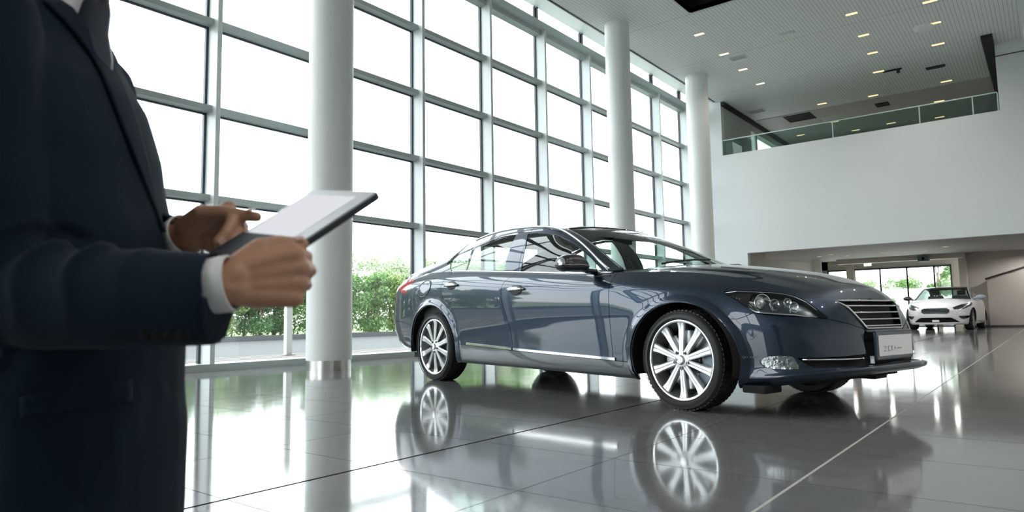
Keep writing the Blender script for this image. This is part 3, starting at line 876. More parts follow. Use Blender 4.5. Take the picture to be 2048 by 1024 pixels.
def wheel(name, parent, x, v_out, R, rimR, width, side, spokes=10, turn=0.0, detail=True):
    """a wheel part: tyre, rim, spokes, brake disc and caliper as its pieces; outward = side * v"""
    o = empty(name); o.parent = parent; o.location = (x, -side * v_out, R)
    o.rotation_euler = (0, 0, turn + (0 if side > 0 else math.pi))
    # own frame: axis along -y pointing outward at y = 0 plane (outer face), wheel body towards +y
    prof = [(rimR + .004, .012), (rimR + .016, .002), (R * .80 + .02, -.010), (R * .93, -.004), (R * .965, .006), (R * .985, .016), (R * .996, .030), (R, .05), (R, width - .05), (R * .99, width - .02), (R * .95, width), (rimR + .01, width - .01)]
    n = 80
    t = MB(); t.lathe(prof, n, 'y')
    to = t.build('tire', M_rubber, o, smooth=True, auto=.9)
    if detail:
        tr = MB()
        for k in range(64):
            for (y0, y1, sk) in ((.022, .062, .35), (.075, .11, -.3), (.122, .158, .3), (.17, width - .03, -.35)):
                a0 = 2 * math.pi * (k + .12) / 64; a1 = 2 * math.pi * (k + .80) / 64
                vs = []
                for rr in (R - .01, R + .0045):
                    vs += [(rr * math.cos(a0), y0, rr * math.sin(a0)), (rr * math.cos(a1), y0, rr * math.sin(a1)), (rr * math.cos(a1 + sk * .05), y1, rr * math.sin(a1 + sk * .05)), (rr * math.cos(a0 + sk * .05), y1, rr * math.sin(a0 + sk * .05))]
                tr.add(vs, [(4, 5, 6, 7), (0, 1, 5, 4), (1, 2, 6, 5), (2, 3, 7, 6), (3, 0, 4, 7)])
        tr.build('tread', M_rubber, to)
        # sidewall rings
        sr = MB()
        for q in (.86, .90):
            rr = rimR + (R - rimR) * (q - .5) / .5
            sr.tube([(rr * math.cos(a), -.010, rr * math.sin(a)) for a in np.linspace(0, 2 * math.pi, 73)[:-1]], .0018, 5, closed=True)
        sr.build('sidewall_ring', M_rubber, to, smooth=True)
    rb = MB(); rb.lathe([(rimR - .014, .010), (rimR - .004, .000), (rimR + .006, .002), (rimR + .008, .014)], n, 'y')
    rb.build('rim_lip', M_chrome, o, smooth=True)
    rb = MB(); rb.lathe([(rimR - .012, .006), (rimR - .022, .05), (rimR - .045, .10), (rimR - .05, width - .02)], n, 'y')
    rb.build('rim_barrel', pmat('grey barrel alloy', (.30, .31, .32), .4, metal=.8) if 'grey barrel alloy' not in bpy.data.materials else bpy.data.materials['grey barrel alloy'], o, smooth=True)  # barrel metal is a darker grey than the spokes
    # spokes
    for k in range(spokes):
        a = 2 * math.pi * k / spokes + math.pi / 2
        sp = MB()
        hub = rimR * .20; out = rimR - .012
        rs = np.linspace(hub, out, 9)
        sec = []
        for i, r in enumerate(rs):
            tt = i / 8
            hw = .020 + .012 * tt + .012 * max(0, tt - .75) / .25 * .6      # half width grows outward
            y = .026 + .020 * (1 - tt) * 0 - .012 * math.sin(tt * math.pi) * 0 + (-.014 * (1 - tt)) + (.0 if tt < .85 else -.012 * (tt - .85) / .15)
            sec.append([(r, -hw, y + .008), (r, -hw * .72, y), (r, -.0035, y), (r, 0, y + .007), (r, .0035, y), (r, hw * .72, y), (r, hw, y + .008), (r, hw * .85, y + .045), (r, -hw * .85, y + .045)])
        sec = np.array(sec)
        ca, sa = math.cos(a), math.sin(a)
        Pq = np.stack([sec[..., 0] * ca - sec[..., 1] * sa, sec[..., 2], sec[..., 0] * sa + sec[..., 1] * ca], -1)
        sp.grid(Pq, wrap_v=True)
        sp.build('spoke', M_satin, o, smooth=True, auto=.5)
    hb = MB(); hb.lathe([(rimR * .27, .05), (rimR * .26, .022), (rimR * .22, .014), (.036, .010), (.034, .006), (0, .004)], 40, 'y'); hb.build('hub', M_satin, o, smooth=True, auto=.5)
    cp = MB(); cp.lathe([(.034, .008), (.033, -.004), (.026, -.008), (0, -.009)], 32, 'y'); cp.build('centre_cap', M_chrome, o, smooth=True)
    if detail:
        for k in range(5):
            a = 2 * math.pi * (k + .5) / 5 + math.pi / 2
            c = (.058 * math.cos(a), 0, .058 * math.sin(a))
            nb = MB(); nb.lathe([(.0135, .016), (.0135, .008), (.0115, .008), (.0115, .016)], 14, 'y', c); nb.lathe([(.0115, .0165), (0, .0165)], 14, 'y', c); nb.lathe([(.008, .016), (.008, .010), (0, .010)], 6, 'y', c)
            nb.build('lug_nut', M_gblack, o, smooth=True, auto=.5)
    bd = MB(); bd.lathe([(rimR * .40, .105), (rimR * .74, .105), (rimR * .74, .13), (rimR * .40, .13)], 48, 'y')
    for k in range(20):
        a = 2 * math.pi * k / 20; rr = rimR * (.52 + .1 * (k % 2))
    bd.lathe([(0, .085), (rimR * .38, .085), (rimR * .40, .105)], 32, 'y'); bd.build('brake_disc', M_disc, o, smooth=True, auto=.5)
    ca = MB()
    for r0, r1, y0, y1 in ((rimR * .50, rimR * .82, .075, .15),):
        m_ = 10; ring = []
        a0, a1 = -.62, .62
        vs = []
        for i in range(m_ + 1):
            a = a0 + (a1 - a0) * i / m_ + (-.35 if side > 0 else math.pi + .35)
            for rr, yy in ((r0, y0), (r1, y0), (r1, y1), (r0, y1)): vs.append((rr * math.cos(a), yy, rr * math.sin(a)))
        fs = [(i * 4 + j, i * 4 + (j + 1) % 4, (i + 1) * 4 + (j + 1) % 4, (i + 1) * 4 + j) for i in range(m_) for j in range(4)]
        fs += [(0, 1, 2, 3), tuple(m_ * 4 + q for q in (3, 2, 1, 0))]
        ca.add(vs, fs)
    ca.build('brake_caliper', M_bluegrey, o, bevel=.006, fixn=True)
    bk = MB(); bk.lathe([(0, .16), (rimR - .03, .16)], 40, 'y'); bk.build('backing_plate', M_well, o)
    return o

M_mirror = pmat('dark grey mirror cap', (0.022, 0.023, 0.026), 0.28, coat=.3)
def lettering(txt, size, org, right, up, mat, parent, wrap=None):
    cu = bpy.data.curves.new('lettering', 'FONT'); cu.body = txt; cu.size = size; cu.extrude = .0004; cu.resolution_u = 3
    o = bpy.data.objects.new('tmp_text', cu); COL.objects.link(o)
    dg = bpy.context.evaluated_depsgraph_get(); dg.update()
    me = bpy.data.meshes.new_from_object(o.evaluated_get(dg)); bpy.data.objects.remove(o); bpy.data.curves.remove(cu)
    r_ = np.array(right, float); r_ /= np.linalg.norm(r_); u_ = np.array(up, float); u_ -= r_ * (u_ @ r_); u_ /= np.linalg.norm(u_); n_ = np.cross(r_, u_)
    Mx = Matrix(((r_[0], u_[0], n_[0], org[0]), (r_[1], u_[1], n_[1], org[1]), (r_[2], u_[2], n_[2], org[2]), (0, 0, 0, 1)))
    me.transform(Mx)
    if wrap:
        for v_ in me.vertices: v_.co = wrap(v_.co)
    me.materials.clear(); me.materials.append(mat); me.name = 'lettering'
    o = bpy.data.objects.new('lettering', me); COL.objects.link(o); o.parent = parent
    return o
# =========================================================== the dark blue sedan
CF_ = np.array([0, 0, 0.])
_pf = CAM + pix_ray(1365, 821) * (-CAMH / pix_ray(1365, 821)[2])
_pr = CAM + pix_ray(868, 761) * (-CAMH / pix_ray(868, 761)[2])
_e = _pf - _pr; WB = float(np.linalg.norm(_e)); _e /= WB
_n = np.array([_e[1], -_e[0], 0])
_O = _pf - _e * WB / 2 - _n * .93
CARROT = math.atan2(_e[1], _e[0])
def car_world(V): return _O + V[:, :1] * _e + V[:, 1:2] * _n + V[:, 2:3] * np.array([0, 0, 1.0])
def car_pix(V): return to_pix(car_world(np.asarray(V)[:, :3]))
AX = WB / 2
K = dict(
    nf=4.0, nr=7.0, flare=.014, crown=.62,
    zb=[(-3.1, .40), (-2.75, .35), (-2.2, .295), (-1.2, .215), (0, .205), (1.2, .190), (2.12, .180), (2.3, .193), (2.5, .225), (2.65, .255), (2.85, .285)],
    zt=[(-3.1, 1.00), (-2.95, 1.09), (-2.75, 1.15), (-2.4, 1.192), (-1.9, 1.20), (-1.39, 1.185), (-.52, 1.123), (.17, 1.07), (.69, 1.032), (.95, 1.022), (1.3, 1.010), (1.7, .980), (2.1, .912), (2.4, .83), (2.63, .752)],
    W=[(0, .880), (.05, .916), (.13, .932), (.24, .941), (.45, .956), (.62, .966), (.73, .9685), (.82, .966), (.865, .957), (.9, .941), (.95, .905), (1, .862)],
    XF=[(0, 2.76), (.04, 2.812), (.085, 2.815), (.13, 2.77), (.2, 2.735), (.35, 2.725), (.5, 2.715), (.65, 2.695), (.85, 2.655), (.95, 2.635), (1, 2.615)],
    XR=[(0, 2.90), (.15, 3.0), (.3, 3.05), (.42, 3.06), (.50, 3.035), (.75, 2.99), (.9, 2.96), (1, 2.90)],
    rail=[(.96, .835, 1.040), (.78, .785, 1.140), (.55, .725, 1.285), (.33, .67, 1.400), (.13, .635, 1.487), (-.12, .618, 1.542), (-.45, .612, 1.574), (-.72, .612, 1.583), (-.97, .615, 1.575), (-1.25, .622, 1.540), (-1.52, .635, 1.490), (-1.82, .655, 1.415), (-2.12, .69, 1.335), (-2.4, .745, 1.255), (-2.62, .80, 1.185)][::-1],
    zc=[(-3.1, 1.02), (-2.95, 1.12), (-2.75, 1.18), (-2.4, 1.27), (-2.0, 1.42), (-1.6, 1.53), (-1.2, 1.575), (-.7, 1.605), (-.2, 1.588), (.1, 1.548), (.4, 1.475), (.8, 1.33), (1.15, 1.185), (1.45, 1.05)],
    shift=[(-2.62, -.3), (-2.0, -.25), (-1.4, -.12), (-.7, 0), (-.2, .02), (.13, .08), (.4, .22), (.7, .36), (.96, .46)],
    zhood=[(.8, 1.09), (1.2, 1.085), (1.45, 1.068), (1.69, 1.040), (1.95, 1.0), (2.23, .945), (2.45, .880), (2.56, .825), (2.62, .755)],
    hood_x0=.80,
    ridge=[(1.0, .76), (1.6, .66), (2.1, .53), (2.6, .38)], ridge_amp=.016,
    arches=[(AX - .012, .350, .448, .415), (-AX, .372, .490, .462)],
)
S = CarShape(K)
ARCH = K['arches']
def arch_f(i, grow=0.0):
    ax, az, ra, rb = ARCH[i]
    return lambda V: (np.hypot((V[:, 0] - ax) / (ra + grow), (V[:, 2] - az) / (rb + grow)) - 1) * (ra + rb) / 2
GAP = .0026
carr = empty('sedan', tuple(_O), CARROT, 'large dark blue four-door sedan with silver ten-spoke wheels in mid showroom', 'car')

body = S.body(340, 84)
for i in (0, 1):
    body = body.clip(arch_f(i))
# --- dividing functions in car coordinates
px = lambda poly: (lambda V: poly_sdf(car_pix(V), poly))
def noneg(f): return lambda V: -f(V)
zr = pline([(-1.25, .412), (-1.03, .402), (-.255, .368), (1.07, .322), (1.25, .316)])          # top of the rocker
xsplit = pline([(.10, -.13), (.215, -.144), (.373, -.247), (.45, -.252), (.535, -.258), (.69, -.31), (.78, -.355), (.844, -.378), (.90, -.385), (.964, -.381), (1.04, -.335), (1.09, -.262), (1.16, -.245), (1.6, -.30)])
XD = 1.05
xrear = pline([(.3, -1.20), (.62, -1.20), (.80, -1.30), (.90, -1.45), (1.0, -1.50), (1.1, -1.47), (1.17, -1.42), (1.3, -1.42)])
# black inner shell added so the panel gaps look dark
shell = S.body(160, 40)
for i in (0, 1): shell = shell.clip(arch_f(i, .02))
shell = shell.clip(lambda V: -(V[:, 0] - 2.2)).off(-.018)   # normals point inward for this winding
# pieces of the lower body
HL = [(1445, 583), (1470, 581.5), (1500, 582), (1540, 583.5), (1570, 587), (1592, 593), (1612, 602), (1636, 620), (1658, 637), (1620, 634.5), (1570, 631.5), (1530, 628.5), (1508, 624.5), (1492, 613), (1470, 599)]
FOG = [(1519, 725), (1523, 718), (1535, 713), (1560, 711.5), (1580, 712), (1588, 715), (1594, 725), (1600, 738), (1575, 739), (1545, 737.5), (1528, 733.5)]
BUMP = [(1380, 637.5), (1423, 637), (1475, 638), (1490, 633), (1508, 625.5), (1530, 629.5), (1570, 632.5), (1620, 635.5), (1660, 639), (1700, 648), (1727, 658), (1735, 665), (2100, 640), (2100, 900), (1380, 900)]
TAIL = [(830, 560.5), (822, 560), (812, 562), (803, 567.5), (797.5, 575), (799, 582), (807, 587.5), (811, 586), (817, 576), (823, 568)]
grille_poly = [(-.1, .7495), (.408, .7455), (.345, .70), (.25, .562), (-.1, .562)]
open_poly = [(-.1, .556), (.245, .556), (.285, .545), (.312, .50), (.316, .40), (.715, .383), (.66, .318), (.45, .328), (-.1, .342)]
front = lambda V: V[:, 0] - 1.9
def inpoly_front(poly): return lambda V: np.where(V[:, 0] > 1.5, poly_sdf(V[:, 1:3], poly), -1.0)

fr = body.clip(lambda V: V[:, 0] - (AX + .2))
mid = body.clip(lambda V: -(V[:, 0] - (AX + .2)))
# front bumper, near half
bump = fr.clip(lambda V: px(BUMP)(V) - .6)
bump_full = bump
bump = bump.clip(noneg(inpoly_front(open_poly))).clip(noneg(inpoly_front(grille_poly))).clip(lambda V: -px(FOG)(V) - .4)
upper = fr.clip(lambda V: -px(BUMP)(V) - .6).clip(noneg(inpoly_front(grille_poly)))
lampskin = upper.clip(lambda V: px(HL)(V) - .5)
upper = upper.clip(lambda V: -px(HL)(V) - .5)
nose = upper.clip(lambda V: V[:, 0] - 2.43)
fend_front = upper.clip(lambda V: -(V[:, 0] - 2.43))
fend_mid = mid.clip(lambda V: V[:, 0] - XD - GAP).clip(lambda V: V[:, 2] - zr(V[:, 0]) - GAP)
fender = join(fend_front, fend_mid)
fog_skin = bump_full.clip(lambda V: px(FOG)(V))
rocker = body.clip(lambda V: zr(V[:, 0]) - V[:, 2] - GAP).clip(lambda V: V[:, 0] + 1.32).clip(lambda V: 1.34 - V[:, 0])
fdoor = body.clip(lambda V: XD - GAP - V[:, 0]).clip(lambda V: V[:, 0] - xsplit(V[:, 2]) - GAP).clip(lambda V: V[:, 2] - zr(V[:, 0]) - GAP)
rdoor = body.clip(lambda V: xsplit(V[:, 2]) - GAP - V[:, 0]).clip(lambda V: V[:, 0] - xrear(V[:, 2]) - GAP).clip(arch_f(1, .045)).clip(lambda V: V[:, 2] - zr(V[:, 0]) - GAP)
rq = body.clip(lambda V: -V[:, 0] - .9)
rq_door = lambda V: np.minimum(np.minimum(xrear(V[:, 2]) - GAP - V[:, 0], 1e9), 1e9)
qa = rq.clip(lambda V: xrear(V[:, 2]) - GAP - V[:, 0])
qb = rq.clip(lambda V: V[:, 0] - xrear(V[:, 2]) + GAP).clip(lambda V: .042 - arch_f(1)(V)).clip(lambda V: V[:, 2] - zr(V[:, 0]) - GAP)
quarter = join(qa, qb)
tail_l = quarter.clip(lambda V: px(TAIL)(V))
quarter = quarter.clip(lambda V: -px(TAIL)(V) - .3)
RBZ = pline([(-3.2, .66), (-2.6, .655), (-2.25, .61), (-2.1, .55)])
rb_f = lambda V: np.minimum(RBZ(V[:, 0]) - V[:, 2], -V[:, 0] - 1.9)
rbump = quarter.clip(lambda V: rb_f(V) - GAP)
quarter = quarter.clip(lambda V: -rb_f(V) - GAP)

# --- greenhouse
gr = S.green(240, 44)
FW = [(1041, 545.5), (1048, 507), (1055.5, 468), (1075, 466), (1100, 467.5), (1120, 472), (1140, 482), (1160, 497.5), (1182, 516), (1206, 543), (1200, 549), (1120, 548.5)]
RW = [(931, 544.5), (940, 519), (948.5, 497), (975, 484.5), (1000, 474.8), (1020, 470.5), (1032.5, 469.5), (1022, 492), (1012.5, 519), (1009.5, 546.5)]
QW = [(904, 543.8), (900.5, 536), (901.5, 526), (908, 517), (920, 508), (944.5, 498.5), (937, 519), (929, 544.5)]
glass_all = lambda V, d: np.maximum(np.maximum(px(FW)(V), px(RW)(V)), px(QW)(V)) - d
frame_ = gr.clip(lambda V: -glass_all(V, 0))
gF = gr.clip(lambda V: px(FW)(V) + 1.5).off(-.006); gR = gr.clip(lambda V: px(RW)(V) + 1.5).off(-.006); gQ = gr.clip(lambda V: px(QW)(V) + 1.5).off(-.006)
RQ = pline([(1.0, -1.42), (1.25, -1.40), (1.45, -1.20), (1.6, -1.1)])
f_front = frame_.clip(lambda V: V[:, 0] - xsplit(V[:, 2]) - GAP)
apil = f_front.clip(lambda V: -(px([(1000, 600), (1030, 440), (1106, 460), (1124, 465), (1146, 480), (1168, 498), (1188, 514), (1220, 544), (1230, 600)])(V)) - .3)
f_door = f_front.clip(lambda V: (px([(1000, 600), (1030, 440), (1106, 460), (1124, 465), (1146, 480), (1168, 498), (1188, 514), (1220, 544), (1230, 600)])(V)) - .3)
r_all = frame_.clip(lambda V: xsplit(V[:, 2]) - GAP - V[:, 0])
rd_poly = [(926, 600), (926, 545), (938, 519), (941, 503), (946, 494), (975, 480.5), (1000, 470.5), (1020, 466.5), (1060, 464), (1060, 600)]
r_door_fr = r_all.clip(lambda V: px(rd_poly)(V) - .3)
r_rest = r_all.clip(lambda V: -px(rd_poly)(V) - .3)
QM = [(893, 536), (895, 526), (902, 517), (915, 507), (932, 499), (946, 494.2), (944.5, 498.5), (925, 506), (908, 517), (901.5, 526), (900.5, 536), (904, 543.8), (898, 541)]
qmold = gr.clip(lambda V: px(QM)(V) + .2).off(.003)

# --- roof, windscreen, back window
tp = S.top(220, 46)
ws_f = lambda V: np.minimum((.912 - V[:, 4]) * .6, (V[:, 3] - .135))
bw_f = lambda V: np.minimum((.86 - V[:, 4]) * .6, np.minimum(V[:, 3] + 2.42, -1.42 - V[:, 3]))
windscreen = tp.clip(ws_f).clip(lambda V: V[:, 3] - .135)
backwin = tp.clip(bw_f)
roof = tp.clip(lambda V: -np.maximum(ws_f(V), bw_f(V)))

hd = S.hood(190, 64)
cowl = lambda V: V[:, 0] - (1.42 - .34 * (V[:, 1] / .83) ** 2)
hood_ = hd.clip(lambda V: cowl(V) - .0)
cowlp = hd.clip(lambda V: -cowl(V) - .004)
trunk_ = S.trunk(-2.55)

# build the parts
def two(p, name, mat, thick=0.0, gap=0):
    a = skin(p, name, mat, carr, thick); b = skin(p.mirror(), name, mat, carr, thick); return a, b
skin(join(hood_, nose).both(), 'hood', M_navy, carr, .004)
skin(cowlp.off(-.012).both(), 'cowl_panel', M_bplast, carr)
bo = skin(bump.both(), 'front_bumper', M_navy, carr, .006)
two(fender, 'fender', M_navy, .005)
fds = two(join(fdoor, f_door), 'front_door', M_navy, .006)
rds = two(join(rdoor, r_door_fr), 'rear_door', M_navy, .006)
two(join(quarter, r_rest), 'quarter_panel', M_navy, .005)
two(apil, 'windscreen_pillar', M_navy, .005)
two(rocker, 'rocker_panel', M_rock, .005)
skin(rbump.both(), 'rear_bumper', M_navy, carr, .006)
skin(roof.both(), 'roof', M_navy, carr, .004)
skin(trunk_.both(), 'trunk_lid', M_navy, carr, .004)
skin(windscreen.both(), 'windscreen', M_wsglass, carr)
skin(backwin.both(), 'rear_window', M_cglass, carr)
for k, sgn in ((0, 1), (1, -1)):
    f = (lambda p: p) if sgn > 0 else (lambda p: p.mirror())
    skin(f(gF), 'window_glass', M_cglass, fds[k]); skin(f(gR), 'window_glass', M_cglass, rds[k])
    skin(f(gQ), 'quarter_glass', M_cglass, carr)
    skin(f(qmold), 'window_molding', M_gblack, carr)
    skin(f(tail_l.off(-.002)), 'tail_lamp', M_red, carr, .004)
skin(shell.both(), 'inner_shell', M_well, carr)

# headlights: recessed bowl with reflectors under a clear lens
def headlight(sgn):
    f = (lambda p: p) if sgn > 0 else (lambda p: p.mirror())
    root = skin(f(lampskin.off(.0)), 'headlight', M_lens, carr)
    bowl = lampskin.off(-.034)
    skin(f(bowl), 'lamp_bowl', pmat('dark lamp bowl', (.11, .12, .13), .24, metal=1.0) if 'dark lamp bowl' not in bpy.data.materials else bpy.data.materials['dark lamp bowl'], root)
    # rim wall between lens and bowl
    V, P = lampskin.V, lampskin.P
    ed = {}
    for p in P:
        for a in range(len(p)):
            k = (p[a], p[(a + 1) % len(p)]); ed[k] = ed.get(k, 0) + 1
    bnd = [k for k in ed if (k[1], k[0]) not in ed]
    Nn = lampskin.normals()
    V0 = V[:, :3]; V1 = V[:, :3] - Nn * .034
    wl = MB()
    for a, b in bnd:
        q = [V0[a], V0[b], V1[b], V1[a]]
        q = [(p[0], -p[1] * sgn, p[2]) for p in q]
        wl.add(q, [(0, 1, 2, 3)])
    wl.build('lamp_wall', M_gblack, root, weld=1e-4)
    # chrome lower strip following the lamp's lower edge, and reflectors with projector glass
    def surf(xp, yp, d=0.0):
        pts = car_pix(lampskin.V); i = int(np.argmin(np.hypot(pts[:, 0] - xp, pts[:, 1] - yp)))
        return lampskin.V[i, :3] - Nn[i] * d, Nn[i]
    st = [surf(x, y, .012)[0] for x, y in ((1500, 616), (1512, 622), (1530, 625.5), (1560, 628), (1590, 630), (1620, 632), (1645, 634))]
    st = [(p[0], -p[1] * sgn, p[2]) for p in st]
    MB().tube(st, [.004, .007, .008, .008, .008, .007, .003], 8).build('chrome_strip', M_chrome, root, smooth=True)
    st = [surf(x, y, .004)[0] for x, y in ((1449, 583.5), (1475, 582.5), (1505, 583), (1540, 584.5), (1570, 588), (1592, 594), (1612, 603), (1634, 620))]
    MB().tube([(p[0], -p[1] * sgn, p[2]) for p in st], .0035, 6).build('lamp_edge', M_chrome, root, smooth=True)
    for (xp, yp, r) in ((1522, 604, .062), (1548, 607, .036), (1572, 601, .030), (1586, 611, .034)):
        c, nn = surf(xp, yp, .026)
        c = np.array([c[0], -c[1] * sgn, c[2]]); ax = np.array([.92, -.36 * sgn, .08]); ax /= np.linalg.norm(ax)
        Rm = Vector(ax).to_track_quat('Z', 'Y').to_matrix().to_4x4(); Rm.translation = Vector(c)
        rf = MB(); rf.lathe([(r * .25, -.25 * r), (r * .7, -.05 * r), (r * .95, .35 * r), (r, .42 * r), (r * 1.03, .35 * r)], 28); rf.xf(Rm)
        ro = rf.build('reflector', M_chrome, root, smooth=True)
        gb = MB(); gb.lathe([(r * .55, -.1 * r), (r * .5, .15 * r), (r * .3, .33 * r), (0, .4 * r)], 24); gb.xf(Rm); gb.build('projector_glass', M_lens if r < .04 else M_satin, ro, smooth=True)
    # fluted outer corner: fine bright ribs
    for k in range(5):
        q = [surf(1458 + k * 5, 588 + k * 2, .02)[0], surf(1480 + k * 7, 598 + k * 1.0, .03)[0], surf(1495 + k * 6, 612 - k * 1.0, .03)[0]]
        MB().tube([(p[0], -p[1] * sgn, p[2]) for p in q], .0028, 5).build('rib', M_satin, root, smooth=True)
    return root
headlight(1); headlight(-1)

# fog lamps
for sgn in (1, -1):
    f = (lambda p: p) if sgn > 0 else (lambda p: p.mirror())
    fo = skin(f(fog_skin.off(-.004)), 'fog_lamp', M_lens, carr)
    fb = skin(f(fog_skin.off(-.012)), 'fog_reflector', pmat('faceted reflector', (.42, .44, .43), .16, metal=1.0, bump=.45, bscale=38) if 'faceted reflector' not in bpy.data.materials else bpy.data.materials['faceted reflector'], fo)
    V = fog_skin.V; Nn = fog_skin.normals(); ed = {}
    for p in fog_skin.P:
        for a in range(len(p)): ed[(p[a], p[(a + 1) % len(p)])] = 1
    wl = MB()
    for a, b in [k for k in ed if (k[1], k[0]) not in ed]:
        q = [V[a, :3] + Nn[a] * .003, V[b, :3] + Nn[b] * .003, V[b, :3] - Nn[b] * .02, V[a, :3] - Nn[a] * .02]
        wl.add([(p[0], -p[1] * sgn, p[2]) for p in q], [(0, 1, 2, 3)])
    wl.build('fog_bezel', M_gblack, fo, weld=1e-4)

# grille: frame, dark mesh and bars following the nose
def nose_x(v, z):
    """x of the body skin at lateral v, height z near the nose"""
    v = abs(v); h = np.clip((z - .283) / (.754 - .283), 0, 1)
    return float(S.XF(h)) * (1 - min(1, (v / float(S.W(h) * S.crown(2.5, h)))) ** K['nf']) ** (1 / K['nf'])
def hw_at(z): return float(np.interp(z, [.562, .70, .7455], [.25, .345, .408]))
go = empty('grille'); go.parent = carr
gb = MB()
gv = np.linspace(-1, 1, 31); gz = np.linspace(.555, .752, 12)
gb.grid([[(nose_x(a * (hw_at(z) + .01), z) - .05, a * (hw_at(z) + .01), z) for a in gv] for z in gz]); gb.build('backing', M_well, go, smooth=True)
ed = MB()
pts = [(hw_at(z), z) for z in np.linspace(.562, .7455, 12)]
out = [(-a, z) for a, z in pts] + [(a, .7465 + .002) for a in np.linspace(-.395, .395, 16)] + pts[::-1] + [(a, .5615) for a in np.linspace(.24, -.24, 12)]
ed.tube([(nose_x(a, z) + .004, -a, z) for a, z in out], .0075, 8, closed=True); ed.build('chrome_surround', M_chrome, go, smooth=True)
for z in (.712, .668, .622, .578):
    b = MB()
    h = hw_at(z) - .006
    top = [(nose_x(a, z) - .004, -a, z) for a in np.linspace(-h, h, 25)]
    b.tube(top, [(.0075, .012)] * 25, 8); b.build('bar', M_chrome, go, smooth=True)
# bonnet badge above the grille
bd = MB()
for k, a in enumerate(np.linspace(-.075, .075, 9)):
    hgt = .009 * (1 - abs(a) / .11)
    bd.obox((nose_x(a, .754) - .035, -a, .776), (.004, 0, -.006), (0, .0075, 0), (.006, 0, .012 * (1 - abs(a) / .12)))
bd.build('badge', M_chrome, carr, bevel=.001)

# lower opening: black cavity, number plate with holder, chrome bar and tow cap
cv = MB()
cv.grid([[(nose_x(a, z) - .075, -a, z) for a in np.linspace(-.80, .80, 41)] for z in np.linspace(.30, .58, 8)])
cv.build('lower_grille_backing', M_well, carr, smooth=True)
ph = MB(); ph.box(2.738, 2.765, -.262, .262, .352, .548); pho = ph.build('plate_holder', M_navy, carr, bevel=.012)
pl = MB(); pl.box(2.766, 2.770, -.235, .235, .382, .516); plo = pl.build('number_plate', M_plate, pho)
# faint worn characters on the plate
def stroke(a, b, r=.0035): pm.tube([(2.7712, a[0], a[1]), (2.7712, b[0], b[1])], r, 5)
# plate seen from the front: left on the picture is the car's right side, y = -v
def ch(cx, kind):
    global pm
    pm = MB()
    if kind == '2': stroke((cx - .012, .445), (cx + .012, .445)); stroke((cx + .012, .445), (cx + .012, .432)); stroke((cx + .012, .432), (cx - .012, .415)); stroke((cx - .012, .415), (cx + .012, .415))
    if kind == 'X': stroke((cx - .012, .445), (cx + .012, .415)); stroke((cx + .012, .445), (cx - .012, .415))
    if kind == 'C': stroke((cx + .008, .445), (cx - .008, .445)); stroke((cx - .010, .445), (cx - .010, .415)); stroke((cx - .010, .415), (cx + .008, .415))
    if kind == 'Y': stroke((cx - .010, .445), (cx, .43)); stroke((cx + .010, .445), (cx, .43)); stroke((cx, .43), (cx, .415))
    if kind == '*': stroke((cx - .006, .43), (cx + .006, .43)); stroke((cx, .424), (cx, .438))
    if kind == '-': stroke((cx - .012, .43), (cx + .012, .428))
    pm.build('plate_character', M_faint, plo)
for cx, kd in ((-.16, '2'), (-.105, 'C'), (-.065, 'Y'), (-.02, '*'), (.03, '-'), (.06, '-')): ch(cx, kd)
for sgn in (1, -1):
    cb = MB(); cb.tube([(nose_x(a, .372) - .012, -a * sgn, .372) for a in np.linspace(.69, .36, 14)], .0065, 8)
    cb.lathe([(.0, -.0), (.010, .004), (.010, .014), (0, .018)], 10, 'y', (nose_x(.35, .372) - .012, -.345 * sgn - .009, .372)); cb.build('chrome_bar', M_chrome, carr, smooth=True)
    tc_ = MB(); tc_.box(nose_x(.27, .36) - .02, nose_x(.27, .36) + .006, -.27 * sgn - .007, -.27 * sgn + .007, .335, .385); tc_.build('tow_cap', M_satin, carr, bevel=.003)
# underside tray and air deflectors
ub = MB(); ub.box(-2.75, 2.5, -.60, .60, .21, .30); ub.box(-1.1, 1.15, -.86, .86, .215, .30)
ub.build('underbody', M_well, carr)
for sgn in (1, -1):
    MB().box(AX + .43, AX + .60, -sgn * .74 - .10, -sgn * .74 + .10, .15, .20).build('air_deflector', M_well, carr, bevel=.01)
MB().tube([(-2.4, .5, .30), (-1.3, .45, .22), (-.2, .42, .225)], .032, 10).build('exhaust_pipe', M_bplast, carr, smooth=True)

# faint small lettering on the bumper beside the fog lamp
_bp = car_pix(bump.V)
def _near(x, y):
    p = bump.V[int(np.argmin(np.hypot(_bp[:, 0] - x, _bp[:, 1] - y))), :3]; return np.array([p[0], -p[1], p[2]])
_a, _b = _near(1488, 716.5), _near(1523, 715.5)
_o = np.cross(_b - _a, (0, 0, 1)); _o /= np.linalg.norm(_o)
if _o[1] > 0: _o = -_o
def _wrap(c):
    x, z = c[0], c[2]
    hh = float(np.clip((z - S.zb(x)) / (S.zt(x) - S.zb(x)), 0, 1))
    d = float(arch_f(0)(np.array([[x, 0, z]]))[0])
    v = float(S.W(hh)) * (1 - min(1, x / float(S.XF(hh))) ** K['nf']) ** (1 / K['nf']) + K['flare'] * math.exp(-max(d, 0) ** 2 / (2 * .035 ** 2)) + (.0125 if d < .055 else .0)
    return Vector((x, -(v + .0035), z))
lettering('CJ4 I n Eww', .0185, _a, _b - _a, (0, 0, 1), pmat('faint silver lettering', (.30, .34, .38), .4), bo, _wrap)

